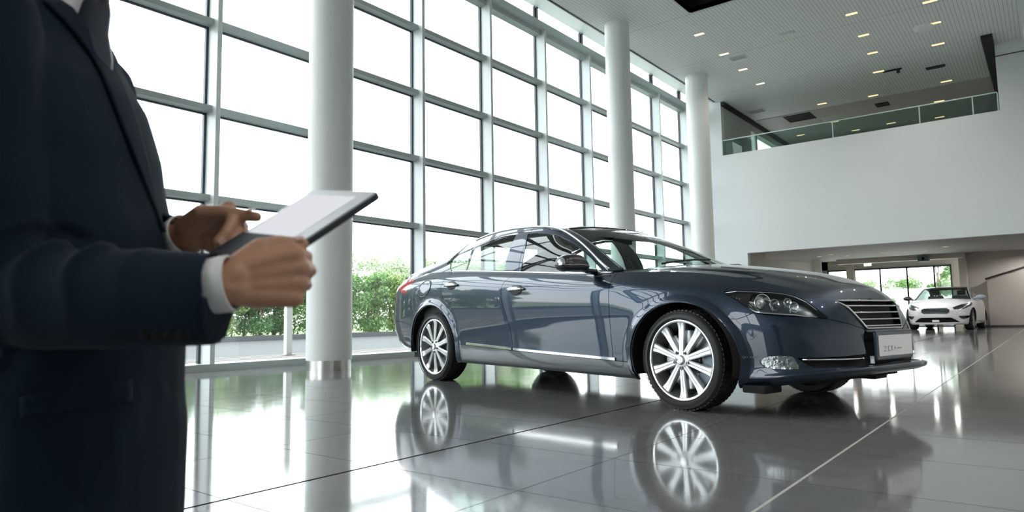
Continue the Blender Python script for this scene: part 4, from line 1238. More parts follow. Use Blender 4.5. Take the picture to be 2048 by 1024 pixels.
# wheel wells
for i, (ax, az, ra, rb) in enumerate(ARCH):
    for sgn in (1, -1):
        wl = MB()
        prof = np.linspace(-.25, math.pi + .25, 40)
        rim_ = [(ax + (ra + .004) * math.cos(t), max(az + (rb + .004) * math.sin(t), float(S.zb(ax + (ra + .004) * math.cos(t))) + .012)) for t in prof]
        wl.grid([[(x, -sgn * .945, z), (x, -sgn * .60, z)] for x, z in rim_])
        wl.add([(x, -sgn * .60, max(z, .2)) for x, z in rim_], [tuple(range(len(rim_)))])
        wl.build('wheel_well', M_well, carr, smooth=False)
        # rolled lip of the arch
        lp = MB(); q = []
        for t in np.linspace(-.33 if i == 0 else -.1, math.pi + (.33 if i == 0 else .1), 60):
            x, z = ax + ra * math.cos(t), az + rb * math.sin(t)
            hh = np.clip((z - S.zb(x)) / (S.zt(x) - S.zb(x)), 0, 1)
            X = float(S.XF(hh)) if x > 0 else float(S.XR(hh)); nn = K['nf'] if x > 0 else K['nr']
            v = float(S.W(hh)) * (1 - min(1, abs(x) / X) ** nn) ** (1 / nn) + K['flare']
            if z > S.zb(x): q.append((x, -sgn * (v - .008), z))
        lp.tube(q, .009, 7); lp.build('arch_lip', M_navy, carr, smooth=True)

# raised flare band round each arch
full_ = S.body(340, 84)
for i in (0, 1):
    fb_ = full_.clip(arch_f(i)).clip(lambda V: .052 - arch_f(i)(V))
    fb_ = fb_.clip(lambda V: V[:, 2] - S.zb(V[:, 0]) - .004)
    Nn = fb_.normals(); q_ = np.clip(1 - arch_f(i)(fb_.V) / .052, 0, 1)
    fb_.V[:, :3] += Nn * (.0025 + .010 * q_)[:, None]
    two(fb_, 'arch_flare', M_navy, .004)

# wheels
wheel('wheel', carr, AX, .935, .352, .281, .235, 1)
wheel('wheel', carr, -AX, .935, .371, .300, .245, 1)
wheel('wheel', carr, AX, .935, .352, .281, .235, -1)
wheel('wheel', carr, -AX, .935, .371, .300, .245, -1)

# chrome strips on the doors' foot, belt molding, roof molding
def on_side(x, z, out=0.0):
    hh = np.clip((z - S.zb(x)) / (S.zt(x) - S.zb(x)), 0, 1)
    X = float(S.XF(hh)) if x > 0 else float(S.XR(hh)); nn = K['nf'] if x > 0 else K['nr']
    return float(S.W(hh)) * (1 - min(1, abs(x) / X) ** nn) ** (1 / nn) + out
for k, sgn in ((0, 1), (1, -1)):
    for (x0, x1, par) in ((-.235, 1.075, fds[k]), (-1.035, -.262, rds[k])):
        b = MB(); xs = np.linspace(x0, x1, 14)
        for z0, z1, in ((0, .026),):
            G_ = [[(x, -sgn * (on_side(x, zr(x) + dz, .001 + o_)), zr(x) + dz) for dz, o_ in ((.002, 0), (.004, .010), (.024, .010), (.026, 0))] for x in xs]
            b.grid(G_, flip=sgn < 0)
            for e in (0, -1): b.add(G_[e], [(0, 1, 2, 3)])
        b.build('chrome_strip', M_chrome, par, smooth=True, auto=.4, fixn=True)
    xs = np.linspace(-1.42, 1.0, 60); bp = S.belt_full(xs)
    MB().tube([(p[0], -sgn * (p[1] + .004), p[2] + .004) for p in bp], .0075, 8).build('belt_molding', M_chrome, carr, smooth=True)
    xs = np.linspace(-1.3, .93, 60)
    MB().tube([(x, -sgn * (float(S.rv(x)) + .004), float(S.rz(x)) + .002) for x in xs], .009, 8).build('roof_molding', M_satin, carr, smooth=True)
    # door mirror
    mo = empty('door_mirror'); mo.parent = fds[k]
    mc = np.array([.775, -sgn * 1.095, 1.092])
    tz = pchip([-1, -.93, -.8, -.5, -.1, .35, .7, 1], [.018, .046, .066, .088, .097, .092, .048, .006])
    bz = pchip([-1, -.85, -.5, .3, .8, 1], [-.012, -.034, -.047, -.048, -.040, -.010])
    dx = pchip([-1, -.9, -.6, 0, .6, 1], [.030, .062, .088, .095, .085, .035])
    def mir(s_, a, o_=0.0):   # s_ from the outer end to the inner end, a round the section
        ca_, sa_ = math.cos(a), math.sin(a)
        hz = float(tz(s_)) if sa_ >= 0 else -float(bz(s_))
        dd = float(dx(s_)) * (1 if ca_ >= 0 else .35)
        e = .72
        return (mc[0] + (dd + o_) * math.copysign(abs(ca_) ** e, ca_) - .045 * (-s_) * 0 - .02 * max(0, -s_ - .5), mc[1] + sgn * s_ * .165, mc[2] - .010 + (hz + o_) * math.copysign(abs(sa_) ** e, sa_))
    ss = list(np.linspace(-1, -.8, 8)) + list(np.linspace(-.72, .9, 16)) + [.96, 1]
    mbm = MB(); mbm.grid(np.array([[mir(s_, a) for a in np.linspace(0, 2 * math.pi, 36, endpoint=False)] for s_ in ss]), wrap_v=True)
    mbm.add([mir(-1, a) for a in np.linspace(0, 2 * math.pi, 36, endpoint=False)], [tuple(range(36))]); mbm.add([mir(1, a) for a in np.linspace(0, 2 * math.pi, 36, endpoint=False)], [tuple(range(36))])
    mbm.build('housing', M_mirror, mo, smooth=True, fixn=True, weld=1e-5)
    MB().obox(mc + np.array([-.034, 0, .018]), (.002, 0, 0), (0, .12, 0), (0, 0, .045)).build('mirror_glass', M_chrome, mo)
    tl_ = MB(); tl_.grid(np.array([[mir(s_, a, .0022) for a in np.linspace(.06, 1.25, 10)] for s_ in np.linspace(-.985, -.80, 7)])); tl_.build('turn_lamp', M_satin, mo, smooth=True)
    MB().tube([mir(s_, .02, .001) for s_ in np.linspace(-.985, .95, 26)], .0032, 6).build('chrome_line', M_chrome, mo, smooth=True)
    if sgn > 0:
        def _wm(c):
            s_ = (c[1] - mc[1]) / .165; q = min(.98, max(0.0, (c[2] - mc[2] + .010) / (float(tz(s_)) + 1e-6)))
            a_ = math.asin(q ** (1 / .72)); p = mir(s_, a_, .0025)
            return Vector((p[0], c[1], c[2]))
        lettering('E.HAD', .020, np.array(mir(-.76, .12)) + np.array([0, 0, .003]), (0, 1, 0), (0, 0, 1), M_satin, mo, _wm)
    MB().tube([(.84, -sgn * .885, 1.035), (.80, -sgn * .95, 1.045), (.785, -sgn * 1.0, 1.06)], [(.028, .055), (.022, .05), (.022, .05)], 12).build('mirror_arm', M_gblack, mo, smooth=True)
    # door handles
    for (hx, hz, par) in ((-.150, .936, fds[k]), (-1.285, 1.030, rds[k])):
        ho = empty('door_handle'); ho.parent = par
        vv = on_side(hx, hz)
        cup = MB(); cup.tube([(hx - .10, -sgn * (vv - .004), hz - .004), (hx - .06, -sgn * (vv + .002), hz - .006), (hx, -sgn * (vv + .003), hz - .008), (hx + .07, -sgn * (vv + .002), hz - .006), (hx + .10, -sgn * (vv - .004), hz - .004)], [(.012, .006), (.040, .007), (.050, .008), (.040, .007), (.012, .006)], 16)
        cup.build('cup', M_bplast, ho, smooth=True)
        bar = MB(); bar.tube([(hx - .125, -sgn * (vv + .004), hz - .004), (hx - .10, -sgn * (vv + .022), hz + .000), (hx - .04, -sgn * (vv + .036), hz + .004), (hx + .05, -sgn * (vv + .036), hz + .004), (hx + .10, -sgn * (vv + .024), hz + .002), (hx + .125, -sgn * (vv + .004), hz)], [.008, .015, .016, .016, .015, .009], 12)
        bar.build('pull_bar', M_chrome, ho, smooth=True)
    # fuel flap (right side only) and aerial
    if sgn > 0:
        fl = MB(); q = []
        for t in np.linspace(0, 2 * math.pi, 41)[:-1]:
            x = -1.86 + .135 * math.cos(t); z = 1.02 + .088 * math.sin(t) + .03 * math.cos(t)
            q.append((x, -(on_side(x, z, .003)), z))
        fo = MB().tube(q, .004, 6, closed=True).build('fuel_flap', M_gblack, carr, smooth=True)
        c_ = np.mean(np.array(q), 0)
        dm = MB(); dm.add(q + [tuple(c_ + np.array([0, -.008, 0]))], [(i, (i + 1) % 40, 40) for i in range(40)]); dm.build('flap_cover', M_navy, fo, smooth=True, fixn=True)
        q = [q[i] for i in (18, 20, 22)]
# small aerial fin on the rear pillar
fin = MB(); bx, bz = -2.02, 1.285
vv = .745
fin.tube([(bx - .09, -vv, bz - .02), (bx - .02, -(vv - .01), bz + .012), (bx + .02, -(vv - .012), bz + .055)], [(.02, .012), (.014, .009), (.004, .003)], 10); fin.build('aerial_fin', M_gblack, carr, smooth=True)

# windscreen details: wiper, interior mirror, surround
sr = MB(); ws_edge = [S.top_point(np.array([x]), np.array([.918]))[0] for x in np.linspace(.95, .15, 24)]
for sgn in (1, -1):
    MB().tube([(p[0], -sgn * p[1], p[2] + .003) for p in ws_edge], .008, 6).build('windscreen_seal', M_gblack, carr, smooth=True)
hdm = [S.top_point(np.array([.135]), np.array([abs(w_)]))[0] * np.array([1, np.sign(w_) if w_ else 0, 1]) for w_ in np.linspace(-.92, .92, 31)]
MB().tube([(p[0], -p[1], p[2] + .002) for p in hdm], .008, 6).build('header_seal', M_gblack, carr, smooth=True)
for sgn in (1,):
    wp = [S.top_point(np.array([x]), np.array([w_]))[0] for x, w_ in ((.93, .62), (.90, .45), (.88, .25), (.87, .0))]
    wm = MB(); wm.tube([(p[0] + .01, -p[1], p[2] + .016) for p in wp], .008, 6); wm.build('wiper', M_bplast, carr, smooth=True)

# cabin: floor, dashboard, wheel, seats, mirror
MB().box(-2.2, 1.0, -.78, .78, .30, .42).build('cabin_floor', M_inter, carr)
ds = MB(); ds.tube([(.98, -.76, .93), (.98, 0, .96), (.98, .76, .93)], [(.12, .22)] * 3, 14); ds.build('dashboard', M_inter, carr, smooth=True)
st = MB(); st.tube([(.48 + .05 * math.sin(t), .38 + .185 * math.cos(t), .93 + .18 * math.sin(t)) for t in np.linspace(0, 2 * math.pi, 33)[:-1]], .016, 8, closed=True); st.obox((.5, .38, .93), (.02, 0, 0), (0, .07, 0), (0, 0, .045)); st.tube([(.52, .38, .92), (.8, .38, .9)], .03, 8); st.build('steering_wheel', M_inter, carr, smooth=True)
def seat(x, y, w_, name):
    so = empty(name); so.parent = carr
    b = MB(); b.box(x - .05, x + .48, y - w_ / 2, y + w_ / 2, .42, .62); b.build('cushion', M_seat, so, bevel=.06, smooth=True)
    b = MB(); b.add([(x - .05, y - w_ / 2, .58), (x + .10, y - w_ / 2, .58), (x + .10, y + w_ / 2, .58), (x - .05, y + w_ / 2, .58), (x - .30, y - w_ / 2 * .86, .98), (x - .18, y - w_ / 2 * .86, 1.0), (x - .18, y + w_ / 2 * .86, 1.0), (x - .30, y + w_ / 2 * .86, .98)], [(0, 3, 2, 1), (4, 5, 6, 7), (0, 1, 5, 4), (1, 2, 6, 5), (2, 3, 7, 6), (3, 0, 4, 7)]); b.build('backrest', M_seat, so, bevel=.05, smooth=True)
    for yy in ((y,) if w_ < .8 else (y - .42, y + .42)):
        b = MB(); b.box(x - .31, x - .19, yy - .13, yy + .13, 1.03, 1.17); b.build('headrest', M_seat, so, bevel=.04, smooth=True)
        b = MB(); b.tube([(x - .245, yy - .06, .97), (x - .25, yy - .06, 1.06)], .007, 6).tube([(x - .245, yy + .06, .97), (x - .25, yy + .06, 1.06)], .007, 6); b.build('headrest_post', M_satin, so)
seat(-.10, .40, .52, 'front_seat'); seat(-.10, -.40, .52, 'front_seat'); seat(-1.25, 0, 1.42, 'rear_seat')
MB().obox((.30, 0, 1.40), (.012, 0, 0), (0, .12, 0), (0, 0, .034)).tube([(.30, 0, 1.43), (.22, 0, 1.505)], .01, 8).build('interior_mirror', M_inter, carr)
hl_ = S.top(60, 20).clip(lambda V: np.minimum(.1 - V[:, 3], V[:, 3] + 1.45)).off(-.03)
skin(hl_.both(), 'headliner', pmat('grey headliner', (.16, .16, .15), .9), carr, flip=True)
for sgn in (1, -1):
    b = MB(); b.tube([(-.30, -sgn * .84, 1.06), (-.36, -sgn * .74, 1.35), (-.40, -sgn * .64, 1.50)], [(.035, .02)] * 3, 8); b.build('pillar_trim', M_inter, carr, smooth=True)
    b = MB(); b.box(-2.0, 1.0, -sgn * .86 - .03, -sgn * .86 + .03, .42, 1.0); b.build('door_trim', M_inter, carr)
MB().box(-2.35, -1.55, -.70, .70, 1.02, 1.08).build('parcel_shelf', M_inter, carr)
# ------------------------------------------------------------------ the man with the tablet
M_suit = pmat('navy suit cloth', (0.006, 0.0135, 0.027), 0.85, sheen=.05, noise=.12, nscale=60, bump=.12, bscale=900)
M_suit.node_tree.nodes['Principled BSDF'].inputs['Specular IOR Level'].default_value = .12
M_shirt = pmat('white shirt cloth', (0.74, 0.74, 0.76), 0.75, bump=.05, bscale=600)
M_tie = pmat('dark navy tie silk', (0.010, 0.018, 0.040), 0.42, sheen=.2)
M_skin = pmat('skin', (0.45, 0.235, 0.150), 0.5, noise=.08, nscale=40, bump=.06, bscale=260)
M_nail = pmat('finger nail', (0.60, 0.38, 0.32), 0.3)
M_hair = pmat('dark brown hair', (0.025, 0.016, 0.010), 0.55, bump=.6, bscale=220)
M_shoe = pmat('black shoe leather', (0.012, 0.011, 0.010), 0.3, coat=.4)

_fh = np.array([CR[0], CR[1], 0]); _fh /= np.linalg.norm(_fh)      # forward of the man: to the right of the view
_lh = np.array([CF[0], CF[1], 0]); _lh /= np.linalg.norm(_lh)      # his left: away from the viewpoint
_po = at_depth(170, 650, 1.04); _po[2] = 0
def LP(f, l, z): return _po + _fh * f + _lh * l + np.array([0, 0, z])
def to_local(P):
    d = np.asarray(P, float) - _po
    return np.stack([d @ _fh, d @ _lh, d[..., 2]], -1)

def ball(mb, c, r, n=14, m=9, sc=(1, 1, 1), ax=None):
    c = np.array(c, float); vs = []
    A = np.eye(3) if ax is None else np.array(ax)
    for i in range(m + 1):
        p = math.pi * i / m
        for k in range(n):
            a = 2 * math.pi * k / n
            q = np.array([math.sin(p) * math.cos(a) * sc[0], math.sin(p) * math.sin(a) * sc[1], math.cos(p) * sc[2]]) * r
            vs.append(c + q @ A)
    fs = [(i * n + k, (i + 1) * n + k, (i + 1) * n + (k + 1) % n, i * n + (k + 1) % n) for i in range(m) for k in range(n)]
    mb.add(vs, fs)
def capsule(mb, a, b, ra, rb, n=14):
    a, b = np.array(a, float), np.array(b, float)
    ball(mb, a, ra, n); ball(mb, b, rb, n)
    mb.tube([a, b], [ra * .995, rb * .995], n)
def loft(mb, rings):
    """closed stack of rings (each n points)"""
    R_ = np.array(rings); m, n = R_.shape[:2]
    mb.grid(R_, wrap_v=True)
    b = len(mb.v)
    mb.add(list(R_[0]), [tuple(range(n))[::-1]]); mb.add(list(R_[-1]), [tuple(range(n))])
def remeshed(mb, name, mat, voxel, smooth_it=4, parent=None, weld=1e-5, disp=None):
    o = mb.build('tmp_' + name, mat, None, weld=weld, fixn=True)
    md = o.modifiers.new('r', 'REMESH'); md.mode = 'VOXEL'; md.voxel_size = voxel; md.adaptivity = 0
    if smooth_it:
        sm = o.modifiers.new('s', 'SMOOTH'); sm.factor = .5; sm.iterations = smooth_it
    dg = bpy.context.evaluated_depsgraph_get(); dg.update()
    me = bpy.data.meshes.new_from_object(o.evaluated_get(dg))
    old = o.data; bpy.data.objects.remove(o); bpy.data.meshes.remove(old)
    me.name = name
    if disp is not None:
        n = len(me.vertices); co_ = np.empty(n * 3); no = np.empty(n * 3)
        me.vertices.foreach_get('co', co_); me.vertices.foreach_get('normal', no)
        co_ = co_.reshape(-1, 3); no = no.reshape(-1, 3)
        co_ = co_ + no * disp(co_)[:, None]
        me.vertices.foreach_set('co', co_.ravel())
    me.polygons.foreach_set('use_smooth', [True] * len(me.polygons)); me.update()
    ob = bpy.data.objects.new(name, me); COL.objects.link(ob)
    if not me.materials: me.materials.append(mat)
    if parent is not None:
        ob.parent = parent
    return ob

# ---- tablet first: the hands are posed on it
tA = at_depth(760, 381, 1.01); tD0 = at_depth(610, 480, .925); tB = at_depth(622, 381, 1.13)
t_s = tA - tD0; t_s /= np.linalg.norm(t_s)
t_t = tB - tA; t_t -= t_s * (t_t @ t_s); t_t /= np.linalg.norm(t_t)
t_n = np.cross(t_s, t_t); t_n /= np.linalg.norm(t_n)
if t_n @ (CAM - tA) < 0: t_n = -t_n
TL, TW, TH = .205, .180, .011
def tpos(s, t, n=0): return tA - t_s * (TL - s) + t_t * t + t_n * n      # s from the man's end to the far end, t from the near edge
def on_tablet(x, y, n=0.0):
    d = pix_ray(x, y); k = ((tA + t_n * n - CAM) @ t_n) / (d @ t_n); p = CAM + d * k - (tA - t_s * TL)
    return p @ t_s, p @ t_t
tab = empty('tablet', tuple(tpos(TL / 2, TW / 2)), 0, 'tablet with white screen in a dark folio held in both hands of the man', 'tablet')
def rrect(s0, s1, t0, t1, r, n=6):
    q = []
    for cx, cy, a0 in ((s1 - r, t1 - r, 0), (s0 + r, t1 - r, 90), (s0 + r, t0 + r, 180), (s1 - r, t0 + r, 270)):
        for k in range(n + 1):
            a = math.radians(a0 + 90 * k / n); q.append((cx + r * math.cos(a), cy + r * math.sin(a)))
    return q
_tc = tpos(TL / 2, TW / 2)
def tprism(poly, n0, n1, name, mat, par, bevel=0):
    mb = MB(); mb.prism(poly, n0, n1)
    mb.v = [tuple(tpos(p[0], p[1], p[2]) - _tc) for p in mb.v]
    return mb.build(name, mat, par, bevel=bevel, fixn=True)
tprism(rrect(0, TL, 0, TW, .012), -TH, -.002, 'folio', pmat('dark navy folio', (.012, .014, .024), .5), tab, .0015)
tprism(rrect(.003, TL - .003, .003, TW - .003, .011), -.002, .0, 'bezel', pmat('pale grey tablet bezel', (.50, .51, .55), .3), tab)
sc_px = [(713, 394), (601.5, 395), (543, 424), (523, 467), (609, 459.5)]
sc_st = [on_tablet(*p) for p in sc_px]
s1 = sc_st[0][0]; tl0 = sc_st[0][1]; tl1 = min(TW - .012, sc_st[1][1]); s0 = min(p[0] for p in sc_st[2:])
tprism([(max(.05, s0 - .0), max(.006, tl0)), (s1, max(.006, tl0)), (s1, tl1), (max(.05, s0), tl1)], .0, .0008, 'screen', emat('lit white screen', (.93, .95, 1.0), .80), tab)
tprism([(.004, .004), (max(.05, s0) - .004, .004), (max(.05, s0) - .004, TW - .004), (.004, TW - .004)], .0, .002, 'dark_flap', pmat('dark flap', (.010, .011, .018), .6), tab)

# ---- hands
def hand_pts(W, X, N, T, mcp_bend, pip, dip, thumb, s=1.0, spread=0.0):
    """W wrist, X to the fingers, N out of the palm, T to the thumb side; returns capsules and nail spots"""
    X, N, T = (np.array(a, float) for a in (X, N, T))
    X /= np.linalg.norm(X); T -= X * (T @ X); T /= np.linalg.norm(T); N = N - X * (N @ X) - T * (N @ T); N /= np.linalg.norm(N)
    q = lambda x, t, n: W + (X * x + T * t + N * n) * s
    caps = []; nails = []
    base = [(.088, .030), (.093, .010), (.088, -.011), (.079, -.030)]
    wr = [(.004, .016), (.002, .006), (.002, -.006), (.004, -.016)]
    ln = [(.044, .027, .021), (.048, .031, .022), (.045, .029, .021), (.035, .022, .018)]
    rad = [.0100, .0104, .0098, .0086]
    for i in range(4):
        bx, bt = base[i]; wx, wt = wr[i]
        caps.append((q(wx, wt, 0), q(bx * .55, bt * .8, -.002), .0155, .0150)); caps.append((q(bx * .55, bt * .8, -.002), q(bx, bt, -.004), .0150, .0128))
        a = math.radians(mcp_bend[i]); p = q(bx, bt, -.004)
        for j, L in enumerate(ln[i]):
            d = X * math.cos(a) + N * math.sin(a) + T * spread * (1.5 - i)
            d /= np.linalg.norm(d)
            p2 = p + d * L * s
            r0 = rad[i] * (1.08 - .10 * j); r1 = rad[i] * (1.0 - .11 * j)
            caps.append((p, p2, r0 * s, r1 * s)); p = p2
            if j == 0: a += math.radians(pip[i])
            if j == 1: a += math.radians(dip[i])
        dorsal = -N * math.cos(a) + X * math.sin(a)
        nails.append((p - d * .004, d, dorsal / np.linalg.norm(dorsal), rad[i] * .8 * s))
    # palm fill and thumb root
    caps.append((q(.030, -.022, .006), q(.068, -.024, .004), .0165, .0150)); caps.append((q(.02, .018, .008), q(.060, .028, .008), .0185, .014))
    caps.append((q(-.02, 0, 0), q(.006, .008, .001), .0225, .0225)); caps.append((q(-.02, -.004, 0), q(.006, -.010, .001), .0225, .0220))
    for a, b, ra, rb in thumb['caps']: caps.append((q(*a), q(*b), ra * s, rb * s))
    ta, tb, dn = thumb['nail']
    d = (X * tb[0] + T * tb[1] + N * tb[2]); d /= np.linalg.norm(d); dn = X * dn[0] + T * dn[1] + N * dn[2]
    nails.append((q(*ta), d, dn / np.linalg.norm(dn), .0088 * s))
    return caps, nails

# right (near) hand: back towards the viewpoint, fingers curled round the tablet's near edge, thumb on top
W_r = at_depth(462, 566, .862)
X_r = at_depth(600, 552, .905) - W_r
thumb_r = dict(caps=[((.012, .022, .008), (.044, .045, .010), .0185, .0150), ((.044, .045, .010), (.072, .050, .012), .0140, .0118), ((.072, .050, .012), (.104, .047, .014), .0112, .0088)],
               nail=((.099, .0475, .0135), (1, .0, .05), (0, .8, -.6)))
caps_r, nails_r = hand_pts(W_r, X_r, CF + CR * .1, CU * 1.0 + CF * .15, (58, 62, 66, 70), (62, 60, 58, 56), (34, 34, 34, 34), thumb_r, .94)
# left (far) hand: palm towards the viewpoint, thumb on top
W_l = at_depth(378, 470, 1.14)
X_l = at_depth(535, 434, 1.12) - W_l
thumb_l = dict(caps=[((.012, .022, .008), (.052, .042, .012), .0190, .0155), ((.052, .042, .012), (.092, .036, .016), .0150, .0125), ((.092, .036, .016), (.138, .018, .020), .0120, .0088)],
               nail=((.136, .024, .020), (1, -.2, 0), (0, .9, -.3)))
caps_l, nails_l = hand_pts(W_l, X_l, -CF * .7 - CU * 1.0, CU - CF * .9, (66, 68, 70, 72), (30, 32, 34, 34), (20, 20, 20, 20), thumb_l, 1.0)

# ---- one continuous body
el_r = at_depth(-6, 592, .87); sh_r = LP(-.065, -.165, 1.075)
el_l = LP(-.10, .205, .735); sh_l = LP(-.105, .150, 1.075)
cuff_r = at_depth(440, 598, .868); dr = (cuff_r - el_r) / np.linalg.norm(cuff_r - el_r)
bm_ = MB()
for a, b, ra, rb in caps_r + caps_l: capsule(bm_, a, b, ra, rb, 12)
fa_r = W_r - dr * .030; fa_l = W_l - (X_l / np.linalg.norm(X_l)) * .04
_mr = cuff_r - dr * .08 + np.array([0, 0, .016]) + _lh * .004; capsule(bm_, el_r, _mr, .034, .020); capsule(bm_, _mr, fa_r + _lh * .004, .020, .020); capsule(bm_, sh_r, el_r, .047, .040)
capsule(bm_, el_l, fa_l, .040, .027); capsule(bm_, sh_l, el_l, .047, .040)
def ring(z, f0, f1, w, n=28, p=2.3, l0=0.0):
    c = (f0 + f1) / 2; a = (f1 - f0) / 2; q = []
    for k in range(n):
        t = 2 * math.pi * k / n; ct, st = math.cos(t), math.sin(t)
        q.append(LP(c + a * math.copysign(abs(ct) ** (2 / p), ct), l0 + w * math.copysign(abs(st) ** (2 / p), st), z))
    return q
loft(bm_, [ring(.46, -.10, .06, .14), ring(.56, -.10, .065, .15), ring(.70, -.09, .055, .145), ring(.85, -.11, .04, .15), ring(.98, -.13, .010, .15), ring(1.06, -.135, -.03, .15), ring(1.11, -.125, -.035, .11), ring(1.15, -.115, -.025, .06)])
capsule(bm_, LP(-.075, 0, 1.14), LP(-.05, 0, 1.22), .054, .052)
for s_ in (-1, 1):
    capsule(bm_, LP(-.01, s_ * .085, .50), LP(.005, s_ * .09, .27), .078, .055); capsule(bm_, LP(.005, s_ * .09, .27), LP(-.03, s_ * .09, .085), .052, .038); capsule(bm_, LP(-.03, s_ * .09, .06), LP(.10, s_ * .10, .035), .035, .028)
# head: skull, face, jaw, nose, ears, lips
hc = LP(-.025, 0, 1.335)
HA = np.array([_fh, _lh, [0, 0, 1.0]])
ball(bm_, hc, 1, 24, 16, (.098, .076, .105), HA); ball(bm_, LP(.012, 0, 1.285), 1, 20, 12, (.070, .060, .085), HA)
ball(bm_, LP(.050, 0, 1.222), 1, 14, 9, (.026, .034, .022), HA)
capsule(bm_, LP(.072, 0, 1.335), LP(.095, 0, 1.290), .008, .0115, 10); ball(bm_, LP(.086, -.012, 1.286), .010, 10, 7); ball(bm_, LP(.086, .012, 1.286), .010, 10, 7)
capsule(bm_, LP(.076, -.016, 1.251), LP(.076, .016, 1.251), .0058, .0058, 10); capsule(bm_, LP(.074, -.014, 1.242), LP(.074, .014, 1.242), .0064, .0064, 10)
for s_ in (-1, 1):
    capsule(bm_, LP(.068, s_ * .014, 1.351), LP(.056, s_ * .050, 1.351), .0095, .0085, 10); ball(bm_, LP(.034, s_ * .040, 1.295), .028, 12, 8)
    ball(bm_, LP(-.025, s_ * .080, 1.318), 1, 14, 9, (.019, .009, .032), HA)
person = remeshed(bm_, 'person', M_skin, .0034, 3)
tag(person, 'man in navy suit holding a tablet in both hands at the left edge', 'person')
for P_, d, dn, r in nails_r + nails_l:
    nb = MB(); t = np.cross(d, dn)
    g = []
    for i in range(5):
        u = -1 + .5 * i; row = []
        for j in range(5):
            v = -1 + .5 * j; row.append(P_ + d * (u * r * .75) + t * (v * r * .72) + dn * (r * .97 + r * .10 * (1 - v * v) * 1.2))
        g.append(row)
    nb.grid(np.array(g)); no_ = nb.build('finger_nail', M_nail, person, smooth=True)
for s_ in (-1, 1):
    e = MB(); ball(e, LP(.0535, s_ * .031, 1.335), .0115, 14, 10); eo = e.build('eye', pmat('eye white', (.8, .8, .78), .2), person, smooth=True)
    e = MB(); ball(e, LP(.0632, s_ * .031, 1.335), 1, 12, 8, (.003, .006, .006), HA); e.build('iris', M_hair, eo, smooth=True)
hb_ = MB(); ball(hb_, LP(-.032, 0, 1.352), 1, 24, 16, (.104, .083, .105), HA)
hair = remeshed(hb_, 'hair', M_hair, .006, 2, person)
bmx = bmesh.new(); bmx.from_mesh(hair.data)
kill = []
for v in bmx.verts:
    f, l, z = to_local(np.array(v.co))
    if (f > .030 and z < 1.405) or (z < 1.275) or (f > -.045 and z < 1.335): kill.append(v)
bmesh.ops.delete(bmx, geom=kill, context='VERTS'); bmx.to_mesh(hair.data); bmx.free()

# ---- jacket
def wrinkle(co_):
    L = to_local(co_)
    out = np.zeros(len(co_))
    # folds across the near forearm sleeve
    a = el_r; b = W_r; ab = b - a; Lb = np.linalg.norm(ab); t = ((co_ - a) @ ab) / Lb / Lb
    near = np.linalg.norm(co_ - (a + np.outer(np.clip(t, 0, 1), ab)), axis=1) < .095
    up = (co_[:, 2] - (a[2] + t * (b[2] - a[2])))
    ph = t * 15 - up * 24 + .8 * np.sin(up * 40)
    amp = .0125 * np.exp(-((t - .34) / .24) ** 2)
    out += near * amp * ((1 - np.abs(np.sin(ph))) ** 1.6 - .35) * np.clip(.55 + up * 11, .05, 1.25)
    out += near * .007 * np.exp(-((t - .03) / .10) ** 2) * ((1 - np.abs(np.sin(t * 24 - up * 30))) ** 1.5 - .35)
    # soft drag lines on the trunk
    out += (~near) * .0030 * np.sin(L[:, 2] * 38 + L[:, 0] * 16 + np.sin(L[:, 0] * 21) * 1.2) * np.exp(-((L[:, 2] - .72) / .22) ** 2)
    return out
jm = MB()
loft(jm, [ring(.335, -.150, 0.120, .195, p=2.5), ring(.376, -.150, 0.122, .195, p=2.5), ring(.508, -.142, 0.123, .188, p=2.5), ring(.626, -.128, 0.118, .178, p=2.4), ring(.715, -.122, 0.102, .174, p=2.4), ring(.789, -.126, 0.097, .178, p=2.4), ring(.835, -.134, 0.084, .184, p=2.4), ring(.934, -.150, 0.064, .192, p=2.4), ring(1.025, -.158, 0.032, .190, p=2.4), ring(1.082, -.158, -0.002, .176, p=2.4), ring(1.125, -.150, -0.010, .135, p=2.3), ring(1.165, -.138, -0.032, .078, p=2.2), ring(1.185, -.132, -0.035, .066, p=2.2)])
def sleeve(sh, el, wr, r):
    m1 = (sh + el) / 2; m2 = (el + wr) / 2
    cd_ = (wr - el) / np.linalg.norm(wr - el)
    capsule(jm, sh, m1, r[0], r[1], 20); capsule(jm, m1, el, r[1], r[2], 20)
    # forearm as an oval tube ending in a flat cuff
    pts = [el - cd_ * .0, el + (wr - el) * .25, el + (wr - el) * .5, el + (wr - el) * .75, wr]
    jm.tube(pts, [(q, q * .88) for q in r[3]], 24)
cuff_l = W_l - X_l / np.linalg.norm(X_l) * .012
sleeve(sh_r + np.array([0, 0, .0]), el_r, cuff_r, (.078, .070, .063, (.063, .067, .066, .062, .0585)))
sleeve(sh_l, el_l, cuff_l, (.078, .070, .064, (.064, .060, .052, .045, .041)))
jacket = remeshed(jm, 'jacket', M_suit, .006, 5, person, disp=wrinkle)
